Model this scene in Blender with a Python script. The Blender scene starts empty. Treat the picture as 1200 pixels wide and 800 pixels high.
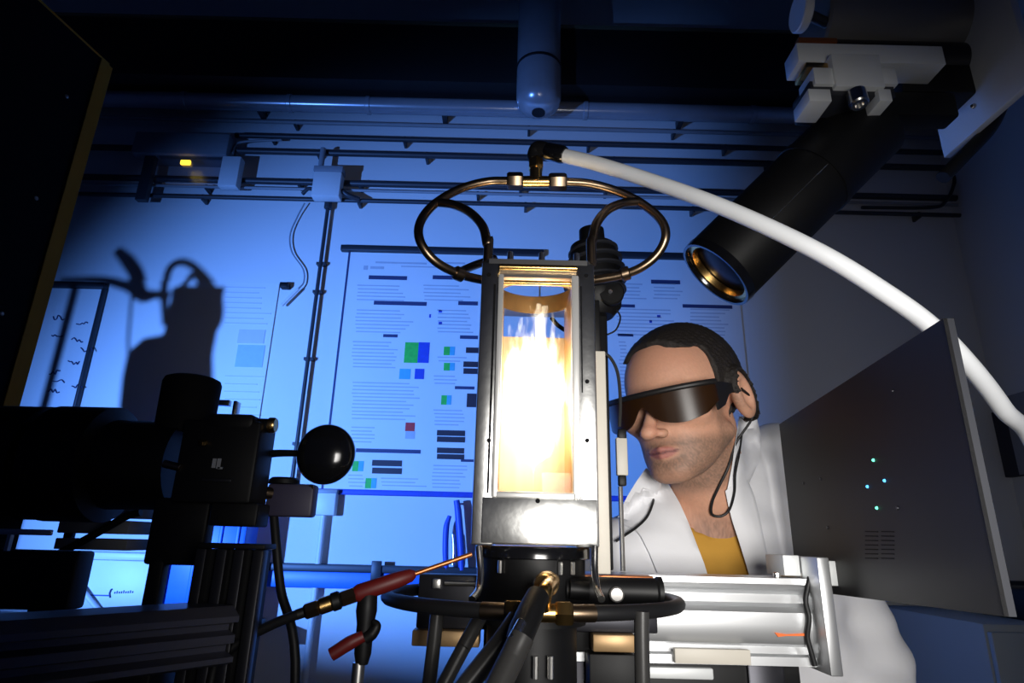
import bpy, bmesh, math, random
import numpy as np
from mathutils import Vector, Matrix, Euler

# ------------------------------------------------------------------ camera
random.seed(7)
SC = bpy.context.scene
COL = SC.collection
FPX, PITCH, ROLL = 720.0, math.radians(18.0), math.radians(1.4)
CAM = Vector((0.0, 0.0, 1.30))
_R0 = Vector((1, 0, 0))
_F = Vector((0, math.cos(PITCH), math.sin(PITCH)))
_U0 = Vector((0, -math.sin(PITCH), math.cos(PITCH)))
_R = _R0 * math.cos(ROLL) + _U0 * math.sin(ROLL)
_U = -_R0 * math.sin(ROLL) + _U0 * math.cos(ROLL)
cam_data = bpy.data.cameras.new('camera')
cam_data.sensor_width = 36.0
cam_data.lens = FPX * 36.0 / 1200.0
cam_data.clip_start = 0.02
cam = bpy.data.objects.new('camera', cam_data)
m = Matrix((( _R.x, _U.x, -_F.x, CAM.x), (_R.y, _U.y, -_F.y, CAM.y), (_R.z, _U.z, -_F.z, CAM.z), (0, 0, 0, 1)))
cam.matrix_world = m
COL.objects.link(cam)
SC.camera = cam

# ------------------------------------------------------------------ world, lights, exposure
world = bpy.data.worlds.new('dark_room'); SC.world = world
world.use_nodes = True
bg = world.node_tree.nodes['Background']
bg.inputs[0].default_value = (0.10, 0.18, 0.7, 1); bg.inputs[1].default_value = 0.022

def aim(o, target):
    d = Vector(target) - o.location
    o.rotation_euler = d.to_track_quat('-Z', 'Y').to_euler()

def spot(name, loc, target, energy, color, size_deg, blend, radius):
    l = bpy.data.lights.new(name, 'SPOT'); l.energy = energy; l.color = color
    l.spot_size = math.radians(size_deg); l.spot_blend = blend; l.shadow_soft_size = radius
    o = bpy.data.objects.new(name, l); COL.objects.link(o); o.location = loc; aim(o, target); return o

# blue stage lamp behind and left of the photographer, washing the back wall
LAMP = Vector((-1.95, 0.25, 1.35))
spot('blue_wall_lamp', LAMP, (-0.58, 2.6, 1.40), 660, (0.108, 0.305, 1.0), 86, 1.0, 0.013)
# white flash with a soft box, right of the photographer
kl = bpy.data.lights.new('flash_softbox', 'AREA'); kl.shape = 'RECTANGLE'; kl.size = 0.30; kl.size_y = 0.28
kl.energy = 2.0; kl.color = (1.0, 0.97, 0.93); kl.spread = math.radians(82)
ko = bpy.data.objects.new('flash_softbox', kl); COL.objects.link(ko); ko.location = (0.22, -0.10, 1.30); aim(ko, (0.27, 0.8, 1.36))

vs = SC.view_settings
vs.view_transform = 'Standard'; vs.look = 'None'; vs.exposure = 0.0; vs.gamma = 1.0
try: vs.use_curve_mapping = False
except Exception: pass

# ------------------------------------------------------------------ helpers
def ray(px, py):
    a = (px - 600) / FPX; b = (400 - py) / FPX
    return _R * a + _U * b + _F
def P(px, py, Y):
    d = ray(px, py)
    return CAM + d * (Y / d.y)
def PX(px, py, X):
    d = ray(px, py)
    return CAM + d * (X / d.x)

def mat(name, color, rough=0.5, metal=0.0, var=0.12, scale=40.0, bump=0.0, bscale=None, coat=0.0, spec=None, emit=None, estr=0.0, aniso=None, trans=0.0, stretch=None):
    mt = bpy.data.materials.new(name); mt.use_nodes = True
    nt = mt.node_tree; b = nt.nodes['Principled BSDF']
    tc = nt.nodes.new('ShaderNodeTexCoord'); n = nt.nodes.new('ShaderNodeTexNoise')
    n.inputs['Scale'].default_value = scale; n.inputs['Detail'].default_value = 4
    src = tc.outputs['Object']
    if stretch:
        mp = nt.nodes.new('ShaderNodeMapping'); mp.inputs['Scale'].default_value = stretch
        nt.links.new(src, mp.inputs[0]); src = mp.outputs[0]
    nt.links.new(src, n.inputs['Vector'])
    mx = nt.nodes.new('ShaderNodeMix'); mx.data_type = 'RGBA'
    mx.inputs[6].default_value = tuple(max(0, c * (1 - var)) for c in color) + (1,)
    mx.inputs[7].default_value = tuple(min(1, c * (1 + var)) for c in color) + (1,)
    nt.links.new(n.outputs['Fac'], mx.inputs[0]); nt.links.new(mx.outputs[2], b.inputs['Base Color'])
    b.inputs['Roughness'].default_value = rough; b.inputs['Metallic'].default_value = metal
    if spec is not None: b.inputs['Specular IOR Level'].default_value = spec
    if coat: b.inputs['Coat Weight'].default_value = coat; b.inputs['Coat Roughness'].default_value = 0.1
    if trans: b.inputs['Transmission Weight'].default_value = trans
    if aniso: b.inputs['Anisotropic'].default_value = aniso
    if bump:
        bp = nt.nodes.new('ShaderNodeBump'); bp.inputs['Strength'].default_value = bump; bp.inputs['Distance'].default_value = 0.002
        if bscale:
            n2 = nt.nodes.new('ShaderNodeTexNoise'); n2.inputs['Scale'].default_value = bscale; n2.inputs['Detail'].default_value = 5
            nt.links.new(src, n2.inputs['Vector']); nt.links.new(n2.outputs['Fac'], bp.inputs['Height'])
        else: nt.links.new(n.outputs['Fac'], bp.inputs['Height'])
        nt.links.new(bp.outputs[0], b.inputs['Normal'])
    if emit:
        b.inputs['Emission Color'].default_value = tuple(emit) + (1,); b.inputs['Emission Strength'].default_value = estr
    return mt

M = {}
M['wall'] = mat('wall_paint', (0.72, 0.73, 0.74), 0.75, var=0.03, scale=3, bump=0.15, bscale=120)
M['ceil'] = mat('ceiling_board', (0.10, 0.10, 0.11), 0.9, var=0.1, scale=5)
M['floor'] = mat('floor_vinyl', (0.12, 0.13, 0.15), 0.5, var=0.2, scale=15)
M['dark_steel'] = mat('dark_steel', (0.03, 0.032, 0.04), 0.45, 0.3, scale=20)
M['duct'] = mat('duct_paint', (0.012, 0.012, 0.014), 0.6, scale=10)
M['zinc'] = mat('zinc_pipe', (0.58, 0.60, 0.66), 0.24, 0.45, var=0.1, scale=12)
M['conduit'] = mat('grey_conduit', (0.30, 0.31, 0.33), 0.45, 0.0, scale=20)
M['conduit_dark'] = mat('dark_conduit', (0.035, 0.037, 0.045), 0.45, 0.0, scale=20)
M['plastic_white'] = mat('white_plastic', (0.7, 0.71, 0.72), 0.45, var=0.03)
M['plastic_grey'] = mat('grey_plastic', (0.28, 0.29, 0.32), 0.5, var=0.06)
M['black'] = mat('black_anodised', (0.005, 0.005, 0.0055), 0.5, scale=60, spec=0.28)
M['black_gloss'] = mat('black_gloss', (0.006, 0.006, 0.007), 0.16, scale=30, coat=0.4)
M['black_matt'] = mat('black_matt', (0.006, 0.006, 0.007), 0.8, scale=60, spec=0.15)
M['rubber'] = mat('black_rubber', (0.009, 0.009, 0.010), 0.5, scale=60, spec=0.3)
M['steel'] = mat('brushed_steel', (0.62, 0.61, 0.58), 0.34, 1.0, var=0.10, scale=8, bump=0.06, bscale=60, stretch=(6, 6, 1))
M['steel_worn'] = mat('worn_steel', (0.66, 0.66, 0.64), 0.29, 1.0, var=0.16, scale=28, bump=0.12, bscale=90)
M['chrome'] = mat('bright_steel', (0.8, 0.78, 0.74), 0.24, 1.0, var=0.05)
M['frame'] = mat('window_frame_steel', (0.8, 0.79, 0.76), 0.36, 0.55, var=0.05)
M['heat'] = mat('heat_tinted_steel', (0.48, 0.30, 0.13), 0.42, 0.7, var=0.3, scale=14, stretch=(6, 6, 1))
M['alu'] = mat('aluminium', (0.66, 0.67, 0.68), 0.38, 0.85, var=0.04, scale=6, stretch=(0.2, 6, 6))
M['alu_matt'] = mat('matt_aluminium', (0.74, 0.76, 0.76), 0.5, 0.25, var=0.06, scale=20)
M['beam_alu'] = mat('grey_beam_aluminium', (0.15, 0.15, 0.19), 0.35, 0.6, var=0.1, scale=10)
M['rear_heat'] = mat('pale_heat_tinted_steel', (0.66, 0.50, 0.34), 0.45, 0.4, var=0.25, scale=14, stretch=(8, 8, 1))
M['grey_tube'] = mat('grey_tube', (0.24, 0.23, 0.22), 0.33, 0.5, var=0.1, scale=10)
M['alu_dark'] = mat('dark_aluminium', (0.035, 0.035, 0.042), 0.38, 0.7, var=0.1, scale=12)
M['brass'] = mat('brass', (0.75, 0.47, 0.17), 0.26, 1.0, var=0.15, scale=30)
M['copper'] = mat('copper_tube', (0.30, 0.215, 0.14), 0.30, 1.0, var=0.15, scale=20)
M['copper_red'] = mat('red_copper', (0.5, 0.17, 0.06), 0.35, 0.8, var=0.15, scale=20)
M['wood'] = mat('plywood_edge', (0.85, 0.36, 0.05), 0.85, spec=0.1, var=0.3, scale=30, stretch=(1, 1, 0.1))
M['red'] = mat('red_plastic', (0.13, 0.007, 0.006), 0.5)
M['blue'] = mat('blue_plastic', (0.01, 0.16, 0.75), 0.4)
M['blue_tool'] = mat('blue_rubber', (0.03, 0.08, 0.5), 0.45)
M['tan'] = mat('tan_block', (0.42, 0.27, 0.13), 0.4, 0.5, var=0.15)
M['cream'] = mat('cream_bar', (0.62, 0.58, 0.50), 0.5, var=0.05)
M['panel'] = mat('grey_sheet_metal', (0.016, 0.0155, 0.016), 0.5, 0.0, spec=0.2, var=0.12, scale=9)
M['hose'] = mat('white_hose', (0.80, 0.82, 0.84), 0.4, var=0.04, scale=30)
M['hose_grey'] = mat('clear_grey_hose', (0.035, 0.034, 0.033), 0.35, spec=0.3, var=0.1, scale=30)
M['paper'] = mat('poster_paper', (0.74, 0.75, 0.76), 0.6, var=0.02, scale=5)
M['ink'] = mat('dark_ink', (0.03, 0.04, 0.12), 0.6, var=0.05)
M['ink_grey'] = mat('grey_ink', (0.47, 0.49, 0.55), 0.6, var=0.1)
M['ink_pale'] = mat('pale_blue_ink', (0.38, 0.56, 0.68), 0.6, var=0.1)
M['ink_faint'] = mat('faint_grey_ink', (0.58, 0.60, 0.65), 0.6, var=0.05)
M['ink_black'] = mat('black_ink', (0.03, 0.018, 0.03), 0.6, var=0.05)
M['ink_green'] = mat('green_ink', (0.03, 0.55, 0.06), 0.6, var=0.3, scale=60)
M['ink_cyan'] = mat('cyan_ink', (0.08, 0.45, 0.6), 0.6, var=0.15, scale=60)
M['ink_blue'] = mat('blue_ink', (0.02, 0.06, 0.5), 0.6, var=0.2, scale=60)
M['ink_red'] = mat('red_ink', (0.6, 0.03, 0.03), 0.6, var=0.2, scale=60)
M['orange'] = mat('orange_mark', (0.85, 0.16, 0.02), 0.5)
M['fabric_blue'] = mat('navy_cloth', (0.03, 0.03, 0.05), 0.7)
M['purple'] = mat('purple_grey_plastic', (0.045, 0.04, 0.075), 0.5)
M['olive'] = mat('olive_paint', (0.20, 0.19, 0.12), 0.5)
M['pale_grey'] = mat('pale_grey_paint', (0.42, 0.46, 0.46), 0.5, var=0.06, scale=6)
M['led_y'] = mat('yellow_lamp', (1, 0.7, 0.05), 0.4, emit=(1.0, 0.62, 0.04), estr=2.2)
M['led_g'] = mat('green_lamp', (0.1, 0.8, 0.5), 0.4, emit=(0.15, 1.0, 0.55), estr=2.0)
M['led_b'] = mat('blue_lamp', (0.1, 0.4, 0.9), 0.4, emit=(0.08, 0.45, 1.0), estr=2.0)
def glass(name, tint, rough=0.02, alpha=0.12):
    mt = bpy.data.materials.new(name); mt.use_nodes = True; nt = mt.node_tree
    nt.nodes.clear()
    out = nt.nodes.new('ShaderNodeOutputMaterial'); mix = nt.nodes.new('ShaderNodeMixShader')
    tr = nt.nodes.new('ShaderNodeBsdfTransparent'); gl = nt.nodes.new('ShaderNodeBsdfGlossy')
    tr.inputs[0].default_value = tuple(tint) + (1,); gl.inputs['Roughness'].default_value = rough
    mix.inputs[0].default_value = alpha
    nt.links.new(tr.outputs[0], mix.inputs[1]); nt.links.new(gl.outputs[0], mix.inputs[2]); nt.links.new(mix.outputs[0], out.inputs[0])
    return mt
M['quartz'] = glass('quartz_glass', (0.99, 0.97, 0.94), 0.02, 0.006)
M['cover'] = glass('clear_cover', (0.8, 0.85, 0.9), 0.25, 0.08)

class MB:
    """collects geometry for one mesh (world coordinates)"""
    def __init__(s): s.v = []; s.f = []
    def raw(s, vs, fs):
        o = len(s.v); s.v += [tuple(q) for q in vs]; s.f += [tuple(i + o for i in g) for g in fs]; return s
    def box(s, lo, hi, bev=0.0, mtx=None):
        lo = Vector(lo); hi = Vector(hi)
        lo, hi = Vector([min(a, b) for a, b in zip(lo, hi)]), Vector([max(a, b) for a, b in zip(lo, hi)])
        b = min(bev, 0.45 * min(hi - lo)) if bev else 0
        if not b:
            vs = [(x, y, z) for z in (lo.z, hi.z) for y in (lo.y, hi.y) for x in (lo.x, hi.x)]
            fs = [(0, 2, 3, 1), (4, 5, 7, 6), (0, 1, 5, 4), (2, 6, 7, 3), (0, 4, 6, 2), (1, 3, 7, 5)]
        else:
            bm = bmesh.new(); bmesh.ops.create_cube(bm, size=1.0)
            c = (lo + hi) / 2; d = hi - lo
            for q in bm.verts: q.co = Vector((c.x + q.co.x * d.x, c.y + q.co.y * d.y, c.z + q.co.z * d.z))
            bmesh.ops.bevel(bm, geom=bm.edges[:], offset=b, segments=2, profile=0.5, affect='EDGES')
            bm.verts.index_update(); vs = [q.co.copy() for q in bm.verts]; fs = [[q.index for q in g.verts] for g in bm.faces]; bm.free()
        if mtx is not None: vs = [mtx @ Vector(q) for q in vs]
        return s.raw(vs, fs)
    def obox(s, c, ax, ay, az, d, bev=0.0):
        """oriented box: centre, three axes, full sizes"""
        mtx = Matrix(((ax.x, ay.x, az.x, c.x), (ax.y, ay.y, az.y, c.y), (ax.z, ay.z, az.z, c.z), (0, 0, 0, 1)))
        return s.box((-d[0] / 2, -d[1] / 2, -d[2] / 2), (d[0] / 2, d[1] / 2, d[2] / 2), bev, mtx)
    def lathe(s, p0, axis, prof, n=28, cap=True):
        """prof: list of (distance along axis, radius)"""
        ax = Vector(axis).normalized(); t = Vector((0, 0, 1)) if abs(ax.z) < 0.9 else Vector((1, 0, 0))
        e1 = ax.cross(t).normalized(); e2 = ax.cross(e1)
        p0 = Vector(p0); vs = []; fs = []
        for (h, r) in prof:
            for k in range(n):
                a = 2 * math.pi * k / n; vs.append(p0 + ax * h + (e1 * math.cos(a) + e2 * math.sin(a)) * r)
        for i in range(len(prof) - 1):
            for k in range(n):
                k2 = (k + 1) % n; fs.append((i * n + k, i * n + k2, (i + 1) * n + k2, (i + 1) * n + k))
        if cap:
            fs.append(tuple(reversed(range(n)))); fs.append(tuple((len(prof) - 1) * n + k for k in range(n)))
        return s.raw(vs, fs)
    def cyl(s, a, b, r, n=24, bev=0.0, r2=None):
        a = Vector(a); b = Vector(b); L = (b - a).length; r2 = r if r2 is None else r2
        pr = [(0, r), (L, r2)] if not bev else [(0, r - bev), (bev, r), (L - bev, r2), (L, r2 - bev)]
        return s.lathe(a, b - a, pr, n)
    def tube(s, pts, r, n=12, sub=8, closed=False, radii=None):
        pts = [Vector(q) for q in pts]
        if radii is None: radii = [r] * len(pts)
        path = []; rr = []
        N = len(pts)
        if N > 2 and sub > 1:
            rng = range(N if closed else N - 1)
            for i in rng:
                if closed: q0, q1, q2, q3 = pts[i - 1], pts[i], pts[(i + 1) % N], pts[(i + 2) % N]; ra, rb = radii[i], radii[(i + 1) % N]
                else:
                    q1, q2 = pts[i], pts[i + 1]; q0 = pts[i - 1] if i > 0 else q1 * 2 - q2; q3 = pts[i + 2] if i + 2 < N else q2 * 2 - q1; ra, rb = radii[i], radii[i + 1]
                for k in range(sub):
                    t = k / sub
                    path.append(0.5 * ((2 * q1) + (q2 - q0) * t + (2 * q0 - 5 * q1 + 4 * q2 - q3) * t * t + (3 * q1 - q0 - 3 * q2 + q3) * t ** 3)); rr.append(ra + (rb - ra) * t)
            if not closed: path.append(pts[-1]); rr.append(radii[-1])
        else: path = pts; rr = radii
        L = len(path); vs = []; fs = []
        prev = None
        for i in range(L):
            if closed: t = (path[(i + 1) % L] - path[i - 1]).normalized()
            else: t = (path[min(i + 1, L - 1)] - path[max(i - 1, 0)]).normalized()
            if prev is None:
                u = t.cross(Vector((0, 0, 1)));
                if u.length < 0.1: u = t.cross(Vector((0, 1, 0)))
                u.normalize()
            else: u = (prev - t * prev.dot(t)).normalized()
            prev = u; w = t.cross(u)
            for k in range(n):
                a = 2 * math.pi * k / n; vs.append(path[i] + (u * math.cos(a) + w * math.sin(a)) * rr[i])
        for i in range(L if closed else L - 1):
            j = (i + 1) % L
            for k in range(n):
                k2 = (k + 1) % n; fs.append((i * n + k, i * n + k2, j * n + k2, j * n + k))
        if not closed:
            fs.append(tuple(reversed(range(n)))); fs.append(tuple((L - 1) * n + k for k in range(n)))
        return s.raw(vs, fs)
    def prism(s, poly, d):
        """poly: list of 3D points (planar), extruded by vector d"""
        n = len(poly); d = Vector(d); vs = [Vector(q) for q in poly] + [Vector(q) + d for q in poly]
        fs = [tuple(reversed(range(n))), tuple(range(n, 2 * n))] + [(i, (i + 1) % n, n + (i + 1) % n, n + i) for i in range(n)]
        return s.raw(vs, fs)
    def sphere(s, c, r, nu=20, nv=12):
        c = Vector(c); r = Vector(r) if hasattr(r, '__len__') else Vector((r, r, r)); vs = [c + Vector((0, 0, r.z))]; fs = []
        for i in range(1, nv):
            th = math.pi * i / nv
            for k in range(nu):
                a = 2 * math.pi * k / nu; vs.append(c + Vector((r.x * math.sin(th) * math.cos(a), r.y * math.sin(th) * math.sin(a), r.z * math.cos(th))))
        vs.append(c - Vector((0, 0, r.z))); e = len(vs) - 1
        for k in range(nu):
            k2 = (k + 1) % nu; fs.append((0, 1 + k, 1 + k2)); fs.append((e, e - nu + k2, e - nu + k))
        for i in range(nv - 2):
            for k in range(nu):
                k2 = (k + 1) % nu; a = 1 + i * nu; fs.append((a + k, a + nu + k, a + nu + k2, a + k2))
        return s.raw(vs, fs)
    def mesh(s, name, off, material, smooth=True, angle=35):
        me = bpy.data.meshes.new(name)
        me.from_pydata([(a - off[0], b - off[1], c - off[2]) for a, b, c in s.v], [], s.f)
        bm = bmesh.new(); bm.from_mesh(me); bmesh.ops.recalc_face_normals(bm, faces=bm.faces[:]); bm.to_mesh(me); bm.free()
        if smooth:
            me.shade_smooth(); me.set_sharp_from_angle(angle=math.radians(angle))
        me.materials.append(material); me.update(); return me

def tag(o, label, cat, group=None):
    o['label'] = label; o['category'] = cat
    if group: o['group'] = group
    return o
def thing(name, label, cat, loc, group=None):
    o = bpy.data.objects.new(name, None); o.empty_display_size = 0.05; COL.objects.link(o); o.location = Vector(loc)
    return tag(o, label, cat, group)
def root_loc(o):
    v = Vector((0, 0, 0))
    while o is not None: v = v + o.location; o = o.parent
    return v
def part(name, mb, material, parent, label=None, smooth=True, angle=35):
    off = root_loc(parent)
    o = bpy.data.objects.new(name, mb.mesh(name, off, material, smooth, angle)); COL.objects.link(o); o.parent = parent
    if label: o['label'] = label
    return o
def single(name, mb, material, label, cat, group=None, loc=None):
    loc = Vector(loc) if loc is not None else Vector(np.mean(np.array(mb.v), axis=0))
    o = bpy.data.objects.new(name, mb.mesh(name, loc, material)); COL.objects.link(o); o.location = loc
    return tag(o, label, cat, group)
def struct(name, mb, material):
    o = bpy.data.objects.new(name, mb.mesh(name, (0, 0, 0), material)); COL.objects.link(o); o['kind'] = 'structure'; return o
def copies(name, mb_at_origin, material, parent, locs):
    """alike parts that share one mesh"""
    me = mb_at_origin.mesh(name, (0, 0, 0), material); off = root_loc(parent); out = []
    for q in locs:
        o = bpy.data.objects.new(name, me); COL.objects.link(o); o.parent = parent; o.location = Vector(q) - off; out.append(o)
    return out
V = Vector
EX, EY, EZ = V((1, 0, 0)), V((0, 1, 0)), V((0, 0, 1))
# ------------------------------------------------------------------ the room
WY = 2.6; WX = 2.1; CZ = 4.3
struct('floor', MB().box((-3.4, -2.6, -0.1), (WX + 0.1, WY + 0.1, 0.0)), M['floor'])
struct('wall_back', MB().box((-3.4, WY, 0), (WX + 0.1, WY + 0.12, CZ)), M['wall'])
struct('wall_right', MB().box((WX, -2.6, 0), (WX + 0.12, WY, CZ)), M['wall'])
struct('ceiling', MB().box((-3.4, -2.6, CZ), (WX + 0.1, WY + 0.12, CZ + 0.1)), M['ceil'])
def W(px, py, dy=0.0): return P(px, py, WY - dy)

# dark beam along the top of the back wall
bz0, bz1 = W(330, 96, 0.2).z + 0.008, W(330, 26, 0.2).z
t = thing('ceiling_duct', 'black rectangular duct running along the top of the back wall', 'duct', (0, WY - 0.1, bz0))
part('casing', MB().box((-3.2, WY - 0.22, bz0), (WX - 0.01, WY - 0.003, bz1 - 0.015), 0.004), M['duct'], t)
part('edge_strip', MB().box((-3.2, WY - 0.228, bz1 - 0.015), (WX - 0.01, WY - 0.003, bz1)), M['olive'], t, 'olive edge strip')

# big horizontal zinc pipe
z = W(500, 125, 0.10).z; xa = W(212, 122, 0.1).x; xb = W(960, 133, 0.1).x
t = thing('zinc_pipe', 'thick shiny horizontal pipe under the ceiling duct', 'pipe', (0, WY - 0.1, z))
part('pipe_run', MB().cyl((-3.2, WY - 0.10, z), (xb + 0.6, WY - 0.10, z), 0.040, 32), M['zinc'], t)
copies('pipe_collar', MB().cyl((-0.012, 0, 0), (0.012, 0, 0), 0.044, 32, 0.003), M['zinc'], t, [(W(q, 124, 0.1).x, WY - 0.10, z) for q in (216, 340, 432, 686, 880)])
copies('pipe_clip', MB().box((-0.012, 0.0, -0.02), (0.012, 0.099, 0.02)), M['conduit_dark'], t, [(W(q, 124, 0.1).x, WY - 0.10, z) for q in (300, 520, 800)])
# vertical pipe in front
p = W(632, 125, 0.24); x0 = W(607, 40, 0.24).x; x1 = W(657, 40, 0.24).x; r = (x1 - x0) / 2; xc = (x0 + x1) / 2
zb = W(632, 133, 0.24).z; yc = WY - 0.10 - 0.045 - r
t = thing('drop_pipe', 'wide blue-lit vertical pipe dropping from the ceiling', 'pipe', (xc, yc, zb))
prof = [(0.0, r * 0.30), (0.01, r * 0.6), (0.035, r * 0.88), (0.07, r)]
part('pipe_run', MB().lathe((xc, yc, zb), EZ, prof + [(CZ - zb, r)], 36), M['zinc'], t)
zs = W(632, 84, 0.24).z
part('seam_ring', MB().lathe((xc, yc, zs), EZ, [(0, r), (0.003, r + 0.004), (0.012, r + 0.004), (0.015, r)], 36, False), M['alu_dark'], t)
part('end_plate', MB().cyl((xc, yc, zb - 0.004), (xc, yc, zb + 0.004), r * 0.3, 20), M['alu_dark'], t)

# conduits along the wall
xr_end = W(1122, 240, 0.05).x
k = 0
def run(py_at500, r_, mt, label, x_from=-3.2, x_to=None, clips=()):
    z = W(500, py_at500, 0.05).z; x_to = xr_end if x_to is None else x_to
    t = thing('wall_conduit', label, 'conduit', (0, WY - 0.05, z), 'conduits along the back wall')
    part('conduit_run', MB().cyl((x_from, WY - 0.05, z), (x_to, WY - 0.05, z), r_, 14), mt, t)
    copies('conduit_clip', MB().box((-0.006, 0, -r_ - 0.005), (0.006, 0.049, r_ + 0.005), 0.001), M['conduit_dark'], t, [(W(q, py_at500, 0.05).x, WY - 0.05, z) for q in clips])
    return z
run(147, 0.010, M['conduit'], 'thin pale conduit just below the thick shiny pipe', clips=(345, 620, 790))
run(164, 0.013, M['conduit_dark'], 'dark conduit second below the thick shiny pipe', x_from=W(275, 164, 0.05).x, clips=(318, 474, 690, 850))
run(182, 0.015, M['conduit_dark'], 'dark conduit level with the yellow-lit emergency lamp', clips=(373, 500, 720, 900))
run(217, 0.015, M['conduit_dark'], 'dark conduit passing behind the junction box', clips=(180, 350, 422, 610, 710))
run(225, 0.007, M['conduit'], 'thinnest pale conduit near the bottom of the row', clips=(240, 560))
run(237, 0.010, M['conduit_dark'], 'lowest dark conduit above the posters', clips=(236, 420, 616, 812, 1075))
# cable that ends in a curve at the right
q = [W(1010, 243, 0.06), W(1090, 243, 0.06), W(1108, 236, 0.06), W(1118, 215, 0.06), W(1118, 190, 0.06)]
single('looped_cable', MB().tube(q, 0.008), M['conduit_dark'], 'dark cable curving upwards near the right corner of the room', 'cable')

# emergency lamp
a = W(163, 158, 0.09); b = W(268, 186, 0.09)
t = thing('emergency_lamp', 'wall emergency lamp with a small glowing yellow light', 'lamp', (a.x, WY, a.z))
part('housing', MB().box((a.x, WY - 0.12, b.z), (b.x, WY - 0.066, a.z), 0.008), M['plastic_grey'], t)
part('mounting_plate', MB().box((a.x + 0.02, WY - 0.066, b.z + 0.01), (b.x - 0.02, WY - 0.001, a.z - 0.01)), M['plastic_grey'], t)
c0 = W(184, 192, 0.09); c1 = W(258, 214, 0.09)
part('diffuser', MB().box((c0.x, WY - 0.11, c1.z), (c1.x, WY - 0.07, b.z), 0.008), M['cover'], t)
c2 = W(279, 221, 0.09)
part('end_cap', MB().box((c1.x, WY - 0.115, c2.z), (c2.x, WY - 0.066, b.z), 0.006), M['plastic_white'], t)
part('bracket', MB().box((W(170, 190, 0.09).x, WY - 0.1, W(176, 235, 0.09).z), (W(182, 190, 0.09).x, WY - 0.072, b.z)), M['conduit_dark'], t)
l0 = W(216, 192, 0.09); l1 = W(226, 197, 0.09)
part('indicator_light', MB().box((l0.x, WY - 0.124, l1.z), (l1.x, WY - 0.112, l0.z), 0.002), M['led_y'], t, 'glowing yellow light')
single('lamp_cable', MB().tube([W(272, 180, 0.08), W(278, 168, 0.06), W(300, 165, 0.055), W(330, 164, 0.052)], 0.006), M['conduit'], 'thin cable leaving the emergency lamp', 'cable')

# junction box, drop conduit
a = W(371, 198, 0.09); b = W(399, 234, 0.09)
t = thing('junction_box', 'grey wall junction box above the long vertical conduit', 'box', ((a.x + b.x) / 2, WY, b.z))
part('body', MB().box((a.x, WY - 0.12, b.z), (b.x, WY - 0.066, a.z - 0.03), 0.006), M['plastic_white'], t)
part('lid', MB().box((a.x - 0.003, WY - 0.123, a.z - 0.03), (b.x + 0.003, WY - 0.066, a.z), 0.004), M['plastic_grey'], t)
part('neck', MB().cyl((a.x + 0.015, WY - 0.08, a.z), (a.x + 0.015, WY - 0.08, a.z + 0.12), 0.013), M['plastic_grey'], t)
part('gland', MB().tube([V((a.x, WY - 0.09, b.z + 0.05)), V((a.x - 0.03, WY - 0.08, b.z + 0.06)), V((a.x - 0.06, WY - 0.06, b.z + 0.045))], 0.009), M['conduit_dark'], t)
part('gland', MB().tube([V((b.x, WY - 0.09, b.z + 0.05)), V((b.x + 0.03, WY - 0.08, b.z + 0.03)), V((b.x + 0.08, WY - 0.06, b.z + 0.02))], 0.012), M['conduit_dark'], t)
xv = W(384, 245, 0.03).x; z1 = W(384, 238, 0.03).z; z0 = W(345, 568, 0.03).z
t = thing('drop_conduit', 'long vertical wall conduit between the two big posters', 'conduit', (xv, WY, z0))
part('conduit_run', MB().cyl((xv, WY - 0.03, z0), (xv, WY - 0.03, z1), 0.0085, 14), M['conduit_dark'], t)
part('top_gland', MB().cyl((xv, WY - 0.03, z1 - 0.03), (xv, WY - 0.03, z1 + 0.015), 0.018, 14, 0.003), M['conduit_dark'], t)
copies('conduit_clip', MB().box((-0.02, 0, -0.006), (0.02, 0.029, 0.006)), M['conduit_dark'], t, [(xv, WY - 0.03, W(370, q, 0.03).z) for q in (308, 341, 420, 520)])
a = W(368, 574, 0.04); b = W(392, 604, 0.04)
t = thing('outlet_box', 'pale wall outlet box below the left poster', 'box', ((a.x + b.x) / 2, WY, b.z))
part('body', MB().box((a.x, WY - 0.05, b.z), (b.x, WY - 0.001, a.z), 0.006), M['plastic_white'], t)
part('cover_top', MB().box((a.x - 0.004, WY - 0.054, a.z - 0.012), (b.x + 0.004, WY - 0.001, a.z + 0.004), 0.003), M['plastic_grey'], t)
part('conduit_run', MB().cyl(((a.x + b.x) / 2, WY - 0.03, 0.75), ((a.x + b.x) / 2, WY - 0.03, b.z), 0.012, 14), M['plastic_white'], t)

# hanging cable with plug
q = [W(357, 238, 0.03), W(348, 255, 0.02), W(340, 275, 0.02), W(342, 295, 0.02), W(355, 315, 0.02), W(356, 330, 0.02), W(350, 338, 0.03), W(330, 358, 0.03)]
t = thing('hanging_cable', 'slack grey cable with an unplugged connector hanging on the wall', 'cable', q[-1])
part('cord', MB().tube(q[:-1], 0.0035), M['plastic_grey'], t)
part('plug', MB().cyl(q[-2], q[-1], 0.007, 12, 0.002), M['plastic_white'], t)
part('hook', MB().box(W(331, 330, 0.04) - V((0.012, 0, 0)), W(340, 340, 0.0) , 0.003), M['black'], t)

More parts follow.
